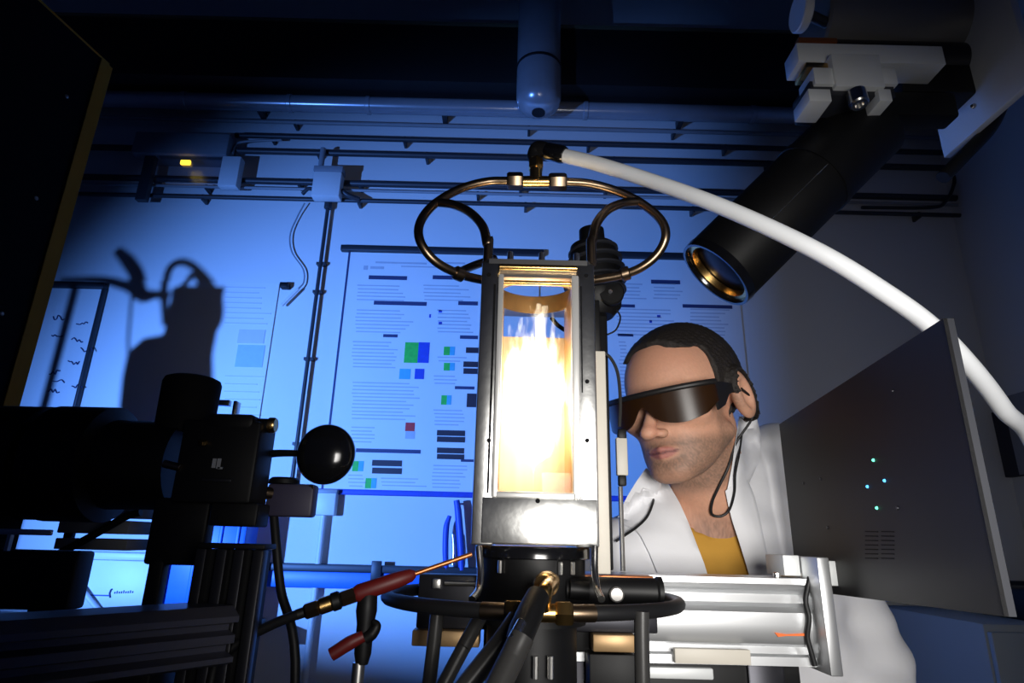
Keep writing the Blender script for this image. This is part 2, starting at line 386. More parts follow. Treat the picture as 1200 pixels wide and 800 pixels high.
# dado trunking
za, zb_, zc, zd = (W(430, q, 0.05).z for q in (662, 671, 673, 690))
t = thing('wall_trunking', 'long horizontal cable trunking with a blue lower band on the back wall', 'trunking', (0, WY, zd))
part('cover', MB().box((-3.2, WY - 0.06, zb_), (WX - 0.01, WY - 0.001, za), 0.004), M['dark_steel'], t)
part('blue_band', MB().box((-3.2, WY - 0.05, zd), (WX - 0.01, WY - 0.001, zb_), 0.003), M['blue'], t, 'bright blue band')
copies('joint_cover', MB().box((-0.02, -0.006, -0.03), (0.02, 0.0, 0.045), 0.004), M['dark_steel'], t, [(W(q, 668, 0.06).x, WY - 0.06, zb_) for q in (441, 900, 1080)])

# ------------------------------------------------------------------ posters
def rect(px0, py0, px1, py1, y0, y1):
    a = W((px0 + px1) / 2, py0, 0.01); b = W((px0 + px1) / 2, py1, 0.01)
    l = W(px0, (py0 + py1) / 2, 0.01).x; r_ = W(px1, (py0 + py1) / 2, 0.01).x
    return (l, WY - y1, b.z), (r_, WY - y0, a.z)
def prt(name, boxes, mt, parent, lab=None):
    mb = MB()
    for q in boxes: mb.box(*rect(*q, 0.008, 0.0105))
    return part(name, mb, mt, parent, lab, smooth=False)
def text_rows(px0, px1, py0, py1, step, dens=1.0):
    out = []; y = py0
    while y < py1:
        out.append((px0 + random.uniform(0, 2), y, px0 + (px1 - px0) * random.uniform(0.72, 1.0) * dens, y + 1.3)); y += step
    return out
def poster(label, px_l, px_r, heads, greens, cyans, blues, reds, blacks, rows):
    xl = W(px_l, 300, 0.01).x; xr_ = W(px_r, 300, 0.01).x
    zt = W(500, 297, 0.01).z; zb = W(500, 576, 0.01).z
    t = thing('research_poster', label, 'poster', ((xl + xr_) / 2, WY, zb), 'research posters hung on the back wall')
    sh = part('sheet', MB().box((xl, WY - 0.009, zb), (xr_, WY - 0.004, zt)), M['paper'], t)
    part('hanging_bar', MB().box((xl - 0.035, WY - 0.03, zt - 0.002), (xr_ + 0.02, WY - 0.001, zt + 0.028), 0.005), M['dark_steel'], t, 'dark hanging bar')
    part('bottom_bar', MB().box((xl - 0.035, WY - 0.025, zb - 0.02), (xr_ + 0.02, WY - 0.001, zb + 0.002), 0.004), M['ink_blue'], t)
    part('edge_strip', MB().box((xl, WY - 0.0105, zb), (xl + 0.009, WY - 0.008, zt)), M['ink'], t)
    for h in heads: prt('heading_bar', [h], M['ink'], sh)
    for (x0, y0, x1, y1) in greens:
        prt('figure', [(x0, y0, x0 + (x1 - x0) * 0.55, y1)], M['ink_green'], sh); prt('figure', [(x0 + (x1 - x0) * 0.55, y0, x1, y1)], M['ink_blue'] if x1 - x0 > 20 else M['ink_cyan'], sh)
    for g in cyans: prt('figure', [g], M['ink_cyan'], sh)
    for g in blues: prt('figure', [g], M['ink_blue'], sh)
    for g in reds: prt('figure', [g], M['ink_red'], sh)
    for g in blacks: prt('image_strip', [g], M['ink_black'], sh)
    o = prt('text_lines', rows, M['ink_grey'], sh); o['kind'] = 'stuff'
rows = []
for (a, b, c, d) in ((418, 484, 334, 351), (496, 552, 334, 351), (416, 488, 363, 390), (512, 556, 363, 390), (412, 470, 400, 430), (412, 492, 448, 494), (411, 440, 500, 520), (512, 548, 418, 424), (508, 540, 440, 452), (508, 548, 480, 500), (506, 550, 545, 572), (408, 430, 556, 572), (446, 500, 560, 572)):
    rows += text_rows(a, b, c, d, 4.2)
rows += [(440, 307, 500, 309), (505, 307, 545, 309), (470, 312, 540, 313.5), (426, 311, 431, 316), (434, 312, 450, 315)]
rows += [(415, 345 + 60 * 0, 415.1, 345.2)]
poster('big research poster with green and blue figures left of the burner', 408, 632,
       [(432, 323, 477, 327.5), (507, 323, 556, 327.5), (438, 353, 500, 357.5), (537, 353, 560, 357.5), (449, 391.5, 466, 395), (539, 393, 560, 397), (533, 452.5, 556, 456), (417, 526, 493, 530.5), (540, 538, 555, 541)],
       [(474, 401, 503, 425), (520, 406, 533, 416), (520, 425, 533, 434), (517, 463, 529, 474), (413, 540, 426, 552), (428, 560, 441, 572)],
       [(468, 432, 481, 444)], [(486, 432, 497, 444), (503, 368, 505, 372), (514, 363, 518, 366), (514, 377, 518, 380)], [(475, 495, 486, 505)],
       [(546, 407, 562, 413.5), (543, 423.5, 562, 430), (543, 431.5, 562, 438), (547, 461, 562, 477), (512, 504, 545, 510.5), (512, 511.5, 545, 518), (512, 524.5, 544, 531), (512, 532, 544, 538), (436, 539, 471, 546), (436, 548, 471, 555)], rows + [(475, 505, 486, 514)])
rows = []
for (a, b, c, d) in ((722, 758, 332, 350), (765, 800, 332, 350), (722, 790, 362, 392), (725, 735, 400, 540), (808, 856, 362, 395), (842, 856, 405, 560)):
    rows += text_rows(a, b, c, d, 4.2)
poster('big research poster behind the head of the person', 706, 862, [(763, 328, 797, 332.5), (724, 356.5, 744, 360), (800, 357, 858, 361), (724, 391, 742, 394)], [], [], [(770, 369, 774, 372), (761, 375, 764, 378)], [], [(848, 407, 858, 413), (852, 437, 858, 442)], rows)

# left boards
def boardbox(px0, py0, px1, py1, y0, y1, bev=0.0):
    lo, hi = rect(px0, py0, px1, py1, y0, y1); return MB().box(lo, hi, bev)
t = thing('whiteboard', 'handwritten whiteboard beside the tall black panel', 'whiteboard', W(60, 500, 0.0))
zt, zb = W(80, 338, 0.02).z, W(80, 560, 0.02).z; xl = W(-30, 420, 0.02).x; xr_ = W(119, 345, 0.02).x
part('board', MB().box((xl, WY - 0.02, zb), (xr_, WY - 0.001, zt)), M['paper'], t)
part('top_rail', MB().box((xl, WY - 0.035, zt), (xr_ + 0.01, WY - 0.001, zt + 0.03), 0.004), M['dark_steel'], t)
part('side_rail', MB().box((xr_, WY - 0.03, zb), (xr_ + 0.012, WY - 0.001, zt), 0.003), M['dark_steel'], t)
sc = MB()
for (bx, by) in ((62, 372), (58, 436), (62, 448), (84, 398), (56, 458), (80, 424), (90, 380), (84, 452), (60, 392), (95, 410)):
    pts = [W(bx + i * 2.2 + random.uniform(-0.6, 0.6), by + random.uniform(-3, 3), 0.022) for i in range(7)]
    sc.tube(pts, 0.0025, n=5, sub=3)
o = part('handwriting', sc, M['ink'], t); o['kind'] = 'stuff'
t = thing('wall_chart', 'pale paper chart with a blue printed box on the left of the wall', 'chart', W(240, 500, 0.0))
xl = W(128, 345, 0.02).x; xr_ = W(326, 333, 0.02).x; zt = W(240, 330, 0.01).z; zb = W(240, 560, 0.01).z
part('sheet', MB().box((xl, WY - 0.008, zb), (xr_, WY - 0.002, zt)), M['paper'], t)
prt('figure', [(279, 386, 310, 402)], M['ink_faint'], t); prt('figure', [(277, 404, 309, 430)], M['ink_pale'], t)
o = prt('text_lines', text_rows(262, 318, 336, 380, 6) + text_rows(262, 315, 440, 500, 9), M['ink_faint'], t); o['kind'] = 'stuff'

# blue tool hanging near the burner
t = thing('hanging_pliers', 'blue handled pliers hanging on the wall left of the burner', 'pliers', W(530, 668, 0.05))
part('handle', MB().tube([W(535, 586, 0.05), W(537, 600, 0.05), W(540, 640, 0.05), W(541, 668, 0.05)], 0.014, radii=[0.012, 0.014, 0.015, 0.012]), M['blue_tool'], t)
part('handle', MB().tube([W(527, 604, 0.05), W(523, 618, 0.05), W(522, 645, 0.05), W(523, 668, 0.05)], 0.011, radii=[0.008, 0.012, 0.012, 0.010]), M['blue_tool'], t)
part('jaw', MB().tube([W(531, 626, 0.045), W(532, 645, 0.045), W(531, 662, 0.045)], 0.008), M['chrome'], t)
part('hook', MB().cyl(W(534, 590, 0.05), W(534, 590, 0.0), 0.004, 8), M['conduit_dark'], t)

# right wall and corner things
def RW(px, py, d=0.0): return PX(px, py, WX - d)
a = RW(1166, 470); b = RW(1215, 556)
t = thing('notice_board', 'dark notice board on the right wall beside the hose end', 'board', (WX, a.y, b.z))
part('panel', MB().box((WX - 0.03, b.y, b.z), (WX - 0.001, a.y, a.z - 0.05), 0.004), M['fabric_blue'], t)
copies('paper_strip', MB().box((-0.002, -0.06, -0.16), (0.0, 0.06, 0.16)), M['plastic_grey'], t, [(WX - 0.03, a.y - 0.14, (a.z + b.z) / 2), (WX - 0.03, a.y - 0.36, (a.z + b.z) / 2)])
c = P(1137, 728, 2.0)
t = thing('grey_cabinet', 'pale grey cabinet standing in the right corner of the room', 'cabinet', (c.x + 0.2, 2.2, 0))
part('body', MB().box((c.x, 1.95, 0), (WX - 0.02, 2.5, c.z), 0.006), M['pale_grey'], t)
part('door', MB().box((c.x + 0.006, 1.93, 0.05), (c.x + 0.16, 1.95, c.z - 0.02), 0.004), M['pale_grey'], t)
part('door', MB().box((c.x + 0.168, 1.93, 0.05), (WX - 0.03, 1.95, c.z - 0.02), 0.004), M['pale_grey'], t)
a = P(1180, 688, 2.1)
t = thing('small_black_box', 'small black box on top of the grey cabinet', 'box', (a.x, 2.1, c.z))
part('body', MB().box((a.x, 2.0, c.z), (WX - 0.05, 2.25, a.z), 0.008), M['black'], t)
part('feature_strip', MB().box((a.x + 0.02, 1.995, a.z - 0.03), (a.x + 0.1, 2.0, a.z - 0.02)), M['blue'], t)
# ------------------------------------------------------------------ optical table (below the frame) and rear bench
TZ = 0.95
t = thing('optical_table', 'black optical table under the burner and the optics', 'table', (0, 0.5, 0))
part('table_top', MB().box((-0.76, 0.22, TZ - 0.08), (0.555, 0.82, TZ), 0.006), M['black'], t)
copies('leg', MB().box((-0.04, -0.04, 0), (0.04, 0.04, TZ - 0.08), 0.005), M['dark_steel'], t, [(-0.68, 0.3, 0), (0.50, 0.3, 0), (-0.68, 0.74, 0), (0.50, 0.74, 0)])
bzt = P(120, 728, 2.32).z
t = thing('rear_bench', 'narrow dark laboratory bench along the left of the back wall', 'bench', (-1.6, 2.4, 0))
part('bench_top', MB().box((-2.6, 2.29, bzt - 0.04), (-0.90, 2.535, bzt), 0.005), M['dark_steel'], t)
copies('leg', MB().box((-0.03, -0.03, 0), (0.03, 0.03, bzt - 0.04), 0.004), M['dark_steel'], t, [(-2.5, 2.34, 0), (-0.96, 2.34, 0), (-2.5, 2.48, 0), (-0.96, 2.48, 0)])

# ------------------------------------------------------------------ burner
BX, BY, BH = 0.026, 0.66, 0.06
Z0, Z1 = 1.296, 1.588
ZW0, ZW1 = 1.343, 1.565
burner = thing('burner_chamber', 'tall square steel combustion chamber with a glass window around the flame', 'burner', (BX, BY, Z0))
PW = 0.021
pil = MB().box((-PW / 2, -PW / 2, 0), (PW / 2, PW / 2, Z1 - Z0 - 0.004), 0.0018)
copies('corner_pillar', pil, M['steel_worn'], burner, [(BX + sx * (BH - PW / 2), BY + sy * (BH - PW / 2), Z0) for sx in (-1, 1) for sy in (-1, 1)])
f0 = BY - BH
part('bottom_plate', MB().box((BX - BH + PW, f0 + 0.0005, Z0 + 0.001), (BX + BH - PW, f0 + 0.012, ZW0), 0.001), M['steel_worn'], burner)
part('bottom_cladding', MB().box((BX - BH + 0.010, f0 - 0.0025, Z0 + 0.002), (BX + BH - 0.002, f0 - 0.0002, ZW0 - 0.004), 0.0008), M['steel_worn'], burner)
# rear and side plates, heat tinted
part('rear_plate', MB().box((BX - BH + PW, BY + BH - 0.006, Z0), (BX + BH - PW, BY + BH - 0.001, 1.538)), M['rear_heat'], burner)
for sx in (-1, 1):
    part('side_plate', MB().box((BX + sx * (BH - 0.006), BY - BH + PW, Z0), (BX + sx * (BH - 0.001), BY + BH - PW, ZW1)), M['heat'], burner)
# inner liner strips seen through the glass
for sx in (-1, 1):
    part('liner', MB().box((BX + sx * 0.0365, f0 + 0.02, ZW0), (BX + sx * 0.039, BY + 0.04, ZW1), 0.0006), M['heat'], burner)
part('burner_head', MB().lathe((BX, BY, Z0 + 0.02), EZ, [(0, 0.034), (0.018, 0.034), (0.022, 0.032), (0.024, 0.016), (0.020, 0.010)], 36), M['heat'], burner)
# window frame, bright
wl, wr = BX - BH + PW, BX + BH - PW
fr = 0.005
for nm, lo, hi in (('window_stile', (wl - 0.003, f0 - 0.004, ZW0 - 0.004), (wl + fr - 0.002, f0 + 0.006, ZW1 + 0.004)), ('window_stile', (wr - fr + 0.001, f0 - 0.004, ZW0 - 0.004), (wr + 0.004, f0 + 0.006, ZW1 + 0.004)),
                   ('window_rail', (wl, f0 - 0.004, ZW0 - 0.004), (wr, f0 + 0.006, ZW0 + 0.002))):
    part(nm, MB().box(lo, hi, 0.0015), M['frame'], burner)
part('window_groove', MB().box((wl - 0.0075, f0 - 0.001, ZW0), (wl - 0.0055, f0 + 0.001, Z1 - 0.03)), M['black_matt'], burner)
part('window_groove', MB().box((wr + 0.0060, f0 - 0.001, ZW0 + 0.1), (wr + 0.0072, f0 + 0.001, Z1 - 0.03)), M['black_matt'], burner)
part('window_pane', MB().box((wl + 0.002, f0 + 0.007, ZW0 + 0.001), (wr - 0.002, f0 + 0.010, ZW1)), M['quartz'], burner, 'clear quartz pane')
# top ring plate with circular opening
n = 48; ro, ri = BH, 0.0475; vs = []; fs = []
for zz in (ZW1 + 0.002, Z1):
    for k_ in range(n):
        a = 2 * math.pi * (k_ + 0.5) / n; c_, s_ = math.cos(a), math.sin(a); q = ro / max(abs(c_), abs(s_))
        vs.append((BX + q * c_, BY + q * s_, zz)); vs.append((BX + ri * c_, BY + ri * s_, zz))
for k_ in range(n):
    k2 = (k_ + 1) % n; A, B, C, D = 2 * k_, 2 * k2, 2 * k2 + 1, 2 * k_ + 1; o_ = 2 * n
    fs += [(A, D, C, B), (A + o_, B + o_, C + o_, D + o_), (A, B, B + o_, A + o_), (D, D + o_, C + o_, C)]
tr_ = part('top_ring', MB().raw(vs, fs), M['steel'], burner)
part('ring_lining', MB().lathe((BX, BY, ZW1 + 0.0015), EZ, [(0, 0.0476), (0.0225, 0.0476), (0.0225, 0.0470), (0, 0.0470), (0, 0.0476)], 48, False), M['heat'], tr_)
part('window_rail', MB().cyl((wl - 0.002, f0 - 0.003, P(630, 315, f0).z), (wr + 0.002, f0 - 0.003, P(630, 315, f0).z), 0.0034, 14), M['brass'], burner)  # added bar; its brass colour stands in for warm light on the ring
part('window_rail', MB().cyl((wl - 0.002, f0 + 0.004, P(630, 330, f0).z), (wr + 0.002, f0 + 0.004, P(630, 330, f0).z), 0.0028, 14), M['brass'], burner)  # second added bar, coloured for the same warm light
copies('top_stud', MB().cyl((0, 0, 0), (0, 0, 0.012), 0.0035, 12, 0.0008), M['chrome'], burner, [(BX + dx, BY - 0.054, Z1 - 0.001) for dx in (-0.03, 0.004, 0.042)])
hole = MB().lathe((0, 0, 0), -EY, [(0, 0.0022), (0.0006, 0.0022)], 12)
hz = [(-1, 1.343 - 0.006), (-1, 1.40), (-1, 1.575)]
copies('screw', hole, M['black_matt'], burner, [(P(q, r_, f0).x, f0 - 0.0028 if r_ > 575 and q > 560 and q < 720 and r_ < 640 and q != 688 and q != 571 else f0 - 0.0004, P(q, r_, f0).z) for q, r_ in ((573, 516), (571, 586), (630, 587), (688, 588), (688, 516), (688, 447), (687, 323), (573, 322))])
# cream bar at the right flank
c0 = P(704, 672, 0.66); c1 = P(722, 416, 0.66)
part('flank_bar', MB().box((BX + BH + 0.001, 0.645, c0.z), (BX + BH + 0.017, 0.68, c1.z), 0.0015), M['cream'], burner, 'cream coloured flank bar')
part('flank_bar_top', MB().box((BX + BH + 0.001, 0.66, c1.z), (BX + BH + 0.014, 0.70, Z1 - 0.02), 0.0015), M['black'], burner)

# flame: a glowing gas volume
fl = MB().box((BX - 0.0355, BY - 0.034, 1.352), (BX + 0.0355, BY + 0.034, 1.552))
flame = single('flame', fl, M['black'], 'bright white and yellow flame burning inside the glass chamber', 'flame', loc=(BX, BY, 1.352))
flame.data.materials.clear()
fm = bpy.data.materials.new('flame_gas'); fm.use_nodes = True; nt = fm.node_tree; nt.nodes.clear()
N = nt.nodes.new; Lk = nt.links.new
def mth(op, a, b=None, c=None, clamp=False):
    n_ = N('ShaderNodeMath'); n_.operation = op; n_.use_clamp = clamp
    for i, q in enumerate((a, b, c)):
        if q is None: continue
        if isinstance(q, (int, float)): n_.inputs[i].default_value = q
        else: Lk(q, n_.inputs[i])
    return n_.outputs[0]
tc = N('ShaderNodeTexCoord'); sep = N('ShaderNodeSeparateXYZ')
mp = N('ShaderNodeMapping'); mp.inputs['Scale'].default_value = (78, 78, 17); mp.inputs['Location'].default_value = (3.1, 0.7, 0.2)
Lk(tc.outputs['Object'], mp.inputs[0]); nz = N('ShaderNodeTexNoise'); nz.inputs['Scale'].default_value = 1.0; nz.inputs['Detail'].default_value = 3.0
Lk(mp.outputs[0], nz.inputs['Vector']); Lk(tc.outputs['Object'], sep.inputs[0])
X_, Y_, Z_ = sep.outputs
rad = mth('SQRT', mth('ADD', mth('MULTIPLY', X_, X_), mth('MULTIPLY', Y_, Y_)))
h = mth('DIVIDE', Z_, 0.19)                                   # 0 at the burner head, 1 at the tips
body = N('ShaderNodeFloatCurve'); cv = body.mapping.curves[0]
pts = [(0.0, 0.0), (0.12, 0.04), (0.18, 0.50), (0.28, 0.62), (0.42, 0.76), (0.58, 1.0), (0.75, 0.96), (1.0, 0.86)]
cv.points[0].location = pts[0]; cv.points[1].location = pts[-1]
for q in pts[1:-1]: cv.points.new(*q)
body.mapping.update(); Lk(h, body.inputs['Value'])
R_ = mth('MULTIPLY', body.outputs[0], 0.036)
inside = mth('SUBTRACT', 1.0, mth('DIVIDE', rad, mth('ADD', R_, 0.0005)))
ns = mth('MULTIPLY', mth('SUBTRACT', nz.outputs['Fac'], 0.5), mth('ADD', 0.9, mth('MULTIPLY', h, 3.6)))
tipcut = mth('MULTIPLY', mth('MAXIMUM', mth('SUBTRACT', h, 0.58), 0.0), 2.1)
d = mth('MULTIPLY', mth('SUBTRACT', mth('ADD', mth('MINIMUM', inside, 0.42), ns), tipcut), 4.0, clamp=True)
ramp = N('ShaderNodeValToRGB'); ramp.color_ramp.elements[0].color = (1.0, 0.55, 0.12, 1); ramp.color_ramp.elements[1].color = (1.0, 0.93, 0.72, 1); ramp.color_ramp.elements[1].position = 0.55
Lk(d, ramp.inputs[0])
em = N('ShaderNodeEmission'); Lk(ramp.outputs[0], em.inputs[0]); Lk(mth('MULTIPLY', d, 150.0), em.inputs[1])
out = N('ShaderNodeOutputMaterial'); Lk(em.outputs[0], out.inputs['Volume'])
flame.data.materials.append(fm)
fm.volume_intersection_method if hasattr(fm, 'volume_intersection_method') else None
pl = bpy.data.lights.new('flame_light', 'POINT'); pl.energy = 0.45; pl.color = (1.0, 0.78, 0.48); pl.shadow_soft_size = 0.022
po = bpy.data.objects.new('flame_light', pl); COL.objects.link(po); po.location = (BX, BY, 1.44)

# ------------------------------------------------------------------ burner base, fittings
base = thing('gas_plenum', 'black cylindrical burner base with a round flange under the chamber', 'burner base', (BX, BY, TZ))
part('flange', MB().lathe((BX, BY, Z0 - 0.012), EZ, [(0, 0.056), (0.001, 0.058), (0.010, 0.058), (0.0115, 0.057)], 48), M['black_gloss'], base)
part('plenum', MB().lathe((BX, BY, 1.225), EZ, [(0, 0.053), (0.059, 0.053)], 48), M['black'], base)
part('stem', MB().lathe((BX, BY, TZ), EZ, [(0, 0.06), (0.01, 0.06), (0.012, 0.044), (0.275, 0.044)], 40), M['black'], base)
copies('flange_bolt', MB().cyl((0, 0, -0.012), (0, 0, 0), 0.0022, 8, 0.0006), M['steel'], base, [(BX + 0.0555 * math.sin(a), BY - 0.0555 * math.cos(a), Z0 - 0.013) for a in (-0.62, 0.45, 0.72)])
copies('stem_bolt', MB().cyl((0, 0, 0), (0, 0, 0.018), 0.003, 10), M['steel'], base, [(P(q, 795, 0.612).x, 0.612, P(q, 795, 0.612).z) for q in (627, 645)])
# side tubes bending into the ring
for sx, qx in ((-1, 561), (1, 697)):
    a = P(qx, 640, 0.59); b = P(qx + (0 if sx > 0 else 2), 668, 0.585); c_ = P(qx + 3 * sx + (3 if sx < 0 else 0), 690, 0.575); d_ = P(qx + 8 * sx, 702, 0.56)
    part('side_tube', MB().tube([a, b, c_, d_], 0.0032), M['chrome'], base)
RZ = 1.247; RR = 0.142
ringm = thing('gas_ring', 'black horizontal gas ring tube around the burner base', 'gas ring', (BX, BY, RZ))
def arc(a0, a1, n_=26, rr=RR): return [V((BX + rr * math.sin(a0 + (a1 - a0) * i / n_), BY - rr * math.cos(a0 + (a1 - a0) * i / n_) * 0.95, RZ)) for i in range(n_ + 1)]
part('ring_tube', MB().tube(arc(0.16, 2 * math.pi - 0.16, 60), 0.0062, sub=1), M['rubber'], ringm)
for a0, a1 in ((0.155, 0.32), (-0.32, -0.155)): part('tube_end', MB().tube(arc(a0, a1, 8), 0.0068, sub=1), M['copper'], ringm)
def nut(c, ax, r_, L, n_=6): return MB().lathe(V(c) - V(ax) * L / 2, ax, [(0, r_ * 0.86), (L * 0.12, r_), (L * 0.88, r_), (L, r_ * 0.86)], n_)
for s_ in (-1, 1): part('hex_nut', nut((BX + s_ * 0.020, BY - RR * 0.945, RZ), EX, 0.0095, 0.014), M['brass'], ringm)
part('tee_body', MB().cyl((BX - 0.014, BY - RR * 0.948, RZ), (BX + 0.014, BY - RR * 0.948, RZ), 0.007, 16), M['brass'], ringm)
part('elbow', MB().tube([P(636, 712, 0.52), P(637, 700, 0.515), P(640, 690, 0.52), P(646, 683, 0.55), P(648, 680, 0.59)], 0.0062), M['brass'], ringm)
part('elbow_collar', MB().lathe(P(638, 687, 0.545), P(646, 678, 0.575) - P(638, 687, 0.545), [(0, 0.009), (0.005, 0.0105), (0.012, 0.0105), (0.016, 0.008)], 18), M['brass'], ringm)
part('hose_barb', MB().lathe(P(632, 694, 0.495), P(606, 752, 0.46) - P(632, 694, 0.495), [(0, 0.004), (0.003, 0.0085), (0.02, 0.0095), (0.04, 0.0095), (0.05, 0.008)], 20), M['black'], ringm)
part('clamp_lug', MB().cyl(P(612, 728, 0.46), P(600, 750, 0.45), 0.0035, 10, 0.0006), M['chrome'], ringm)
# hoses that drop from the ring to the table
def drop(pts, r_, lab):
    d_ = pts[-1] - pts[-2]; pts = pts + [pts[-1] + d_ * ((TZ + r_ + 0.001 - pts[-1].z) / d_.z)]
    return single('drop_hose', MB().tube(pts, r_), M['hose_grey'], lab, 'hose', 'grey hoses under the gas ring', loc=pts[-1])
drop([P(513, 710, 0.60), P(510, 740, 0.60), P(503, 800, 0.60)], 0.0062, 'leftmost grey hose dropping from the gas ring')
drop([P(563, 722, 0.58), P(545, 755, 0.57), P(518, 805, 0.56)], 0.0062, 'second grey hose from the left slanting down below the ring')
drop([P(606, 725, 0.50), P(585, 755, 0.49), P(545, 805, 0.48)], 0.0075, 'grey hose slanting down left in front of the burner base')
drop([P(612, 745, 0.455), P(600, 770, 0.45), P(583, 805, 0.44)], 0.0085, 'thickest grey hose hanging from the central hose barb')
drop([P(752, 716, 0.545), P(752, 745, 0.545), P(753, 805, 0.545)], 0.0062, 'rightmost grey hose dropping in front of the bright rail')

# rail and mounts
ry0, ry1 = 0.725, 0.79
zt, zb = P(860, 676, ry0).z, P(860, 779, ry0).z
xl, xr_ = P(655, 705, ry0).x, P(950, 720, ry0).x
Hh = zt - zb
t = thing('aluminium_rail', 'bright aluminium profile rail behind the burner base', 'rail', ((xl + xr_) / 2, ry1, zb))
prof = [(0, 0), (0, .10), (.008, .12), (.010, .20), (.002, .24), (0, .30), (-.002, .46), (-.002, .60), (.002, .66), (.010, .70), (.012, .80), (.004, .84), (0, .88), (-.004, .93), (-.004, 1.0)]
poly = [V((xl, ry0 + a, zb + b * Hh)) for a, b in prof] + [V((xl, ry1, zt)), V((xl, ry1, zb))]
part('profile', MB().prism(poly, (xr_ - xl, 0, 0)), M['alu'], t, angle=20)
e0 = P(950, 652, ry0); e1 = P(968, 786, ry0)
part('end_plate', MB().box((xr_, ry0 - 0.03, e1.z), (xr_ + 0.013, ry1 + 0.01, e0.z), 0.0015), M['alu'], t)
ep = [P(949, 676, ry0 - 0.004), P(946, 690, ry0 - 0.004), P(944, 705, ry0 - 0.004), P(948, 724, ry0 - 0.006), P(946, 745, ry0 - 0.004), P(950, 762, ry0 - 0.004), P(955, 780, ry0 - 0.004)]
part('edge_cable', MB().tube(ep, 0.0028), M['rubber'], t)
part('cap_block', MB().box((P(916, 660, 0.74).x, 0.735, P(916, 674, 0.74).z), (xr_ - 0.001, 0.785, P(916, 650, 0.74).z), 0.001), M['alu_matt'], t)
copies('cap_screw', MB().cyl((0, 0, 0), (0, 0, 0.006), 0.004, 10, 0.001), M['chrome'], t, [(P(q, 676, ry0).x, ry0 + 0.012, zt) for q in (916, 948)])
part('orange_mark', MB().prism([P(908, 741, ry0 - 0.003), P(912, 746, ry0 - 0.003), P(922, 745, ry0 - 0.003), P(943, 745, ry0 - 0.003), P(943, 742, ry0 - 0.003), P(922, 743, ry0 - 0.003)], (0, 0.002, 0)), M['orange'], t, 'orange pen mark')
a, b = P(790, 759, ry0 - 0.01), P(880, 779, ry0 - 0.01)
part('label_plate', MB().box((a.x, ry0 - 0.012, b.z), (b.x, ry0 - 0.004, a.z), 0.0008), M['cream'], t)
for xx in (xl + 0.03, xr_ - 0.05):
    part('support_post', MB().box((xx - 0.02, ry0 + 0.01, TZ), (xx + 0.02, ry0 + 0.05, zb + 0.001), 0.003), M['alu_dark'], t)
part('carriage', MB().box((P(690, 790, 0.74).x, 0.74, P(800, 840, 0.74).z), (P(938, 790, 0.74).x, 0.78, zb - 0.0005), 0.002), M['black'], t)
part('lower_bar', MB().box((P(745, 790, 0.74).x, 0.735, P(800, 795, 0.74).z), (P(835, 790, 0.74).x, 0.755, P(800, 781, 0.74).z), 0.002), M['alu_matt'], t)

t = thing('mounting_bracket', 'black mounting bracket with tan blocks clamped in front of the rail', 'bracket', (BX, 0.70, P(525, 757, 0.70).z))
a, b = P(492, 672, 0.70), P(566, 737, 0.70)
part('bracket_arm', MB().box((a.x, 0.695, b.z), (BX - 0.03, 0.723, a.z), 0.002), M['alu_dark'], t)
part('bracket_notch', MB().box((P(506, 690, 0.69).x, 0.690, P(520, 690, 0.69).z), (P(516, 690, 0.69).x, 0.695, a.z - 0.004), 0.001), M['steel'], t)
part('bracket_slide', MB().cyl(P(521, 683, 0.69), P(562, 684, 0.69), 0.0025, 10), M['steel'], t)
part('tan_block', MB().box((a.x - 0.002, 0.685, P(525, 757, 0.69).z), (P(562, 750, 0.69).x, 0.723, P(525, 738, 0.69).z), 0.0015), M['tan'], t, 'tan block')
a, b = P(694, 742, 0.69), P(745, 764, 0.69)
part('tan_block', MB().box((a.x, 0.685, b.z), (b.x, 0.723, a.z), 0.0015), M['tan'], t, 'tan block')
part('lower_block', MB().box((P(690, 770, 0.69).x, 0.687, P(720, 830, 0.69).z), (P(752, 770, 0.69).x, 0.722, P(720, 766, 0.69).z), 0.0015), M['black'], t)
a, b = P(694, 715, 0.70), P(770, 742, 0.70)
part('bracket_arm', MB().box((BX + 0.03, 0.695, b.z), (b.x, 0.722, a.z), 0.002), M['alu_dark'], t)
part('bracket_arm', MB().box((BX + 0.046, 0.690, P(730, 681, 0.69).z), (P(766, 678, 0.69).x, 0.722, P(730, 674, 0.69).z), 0.001), M['copper_red'], t)
part('back_plate', MB().box((P(566, 757, 0.70).x, 0.712, P(600, 764, 0.7).z), (P(694, 742, 0.69).x, 0.7235, P(600, 672, 0.7).z), 0.001), M['black'], t)
# black solenoid
c0, c1 = P(700, 692, 0.625), P(775, 693, 0.625)
t = thing('solenoid_valve', 'black cylindrical valve sticking out right of the burner base', 'valve', c0)
part('body', MB().lathe(c0 - V((0.03, 0, 0)), EX, [(0, 0.0125), ((c1 - c0).x + 0.024, 0.0125), ((c1 - c0).x + 0.026, 0.014), ((c1 - c0).x + 0.030, 0.014)], 28), M['black'], t)
part('bolt', MB().lathe(P(722, 696, 0.612), -EY, [(0, 0.0068), (0.004, 0.0068), (0.005, 0.0055)], 18), M['grey_tube'], t)
part('bracket_arm', MB().tube([P(668, 690, 0.61), P(690, 692, 0.61)], 0.008), M['black'], t)

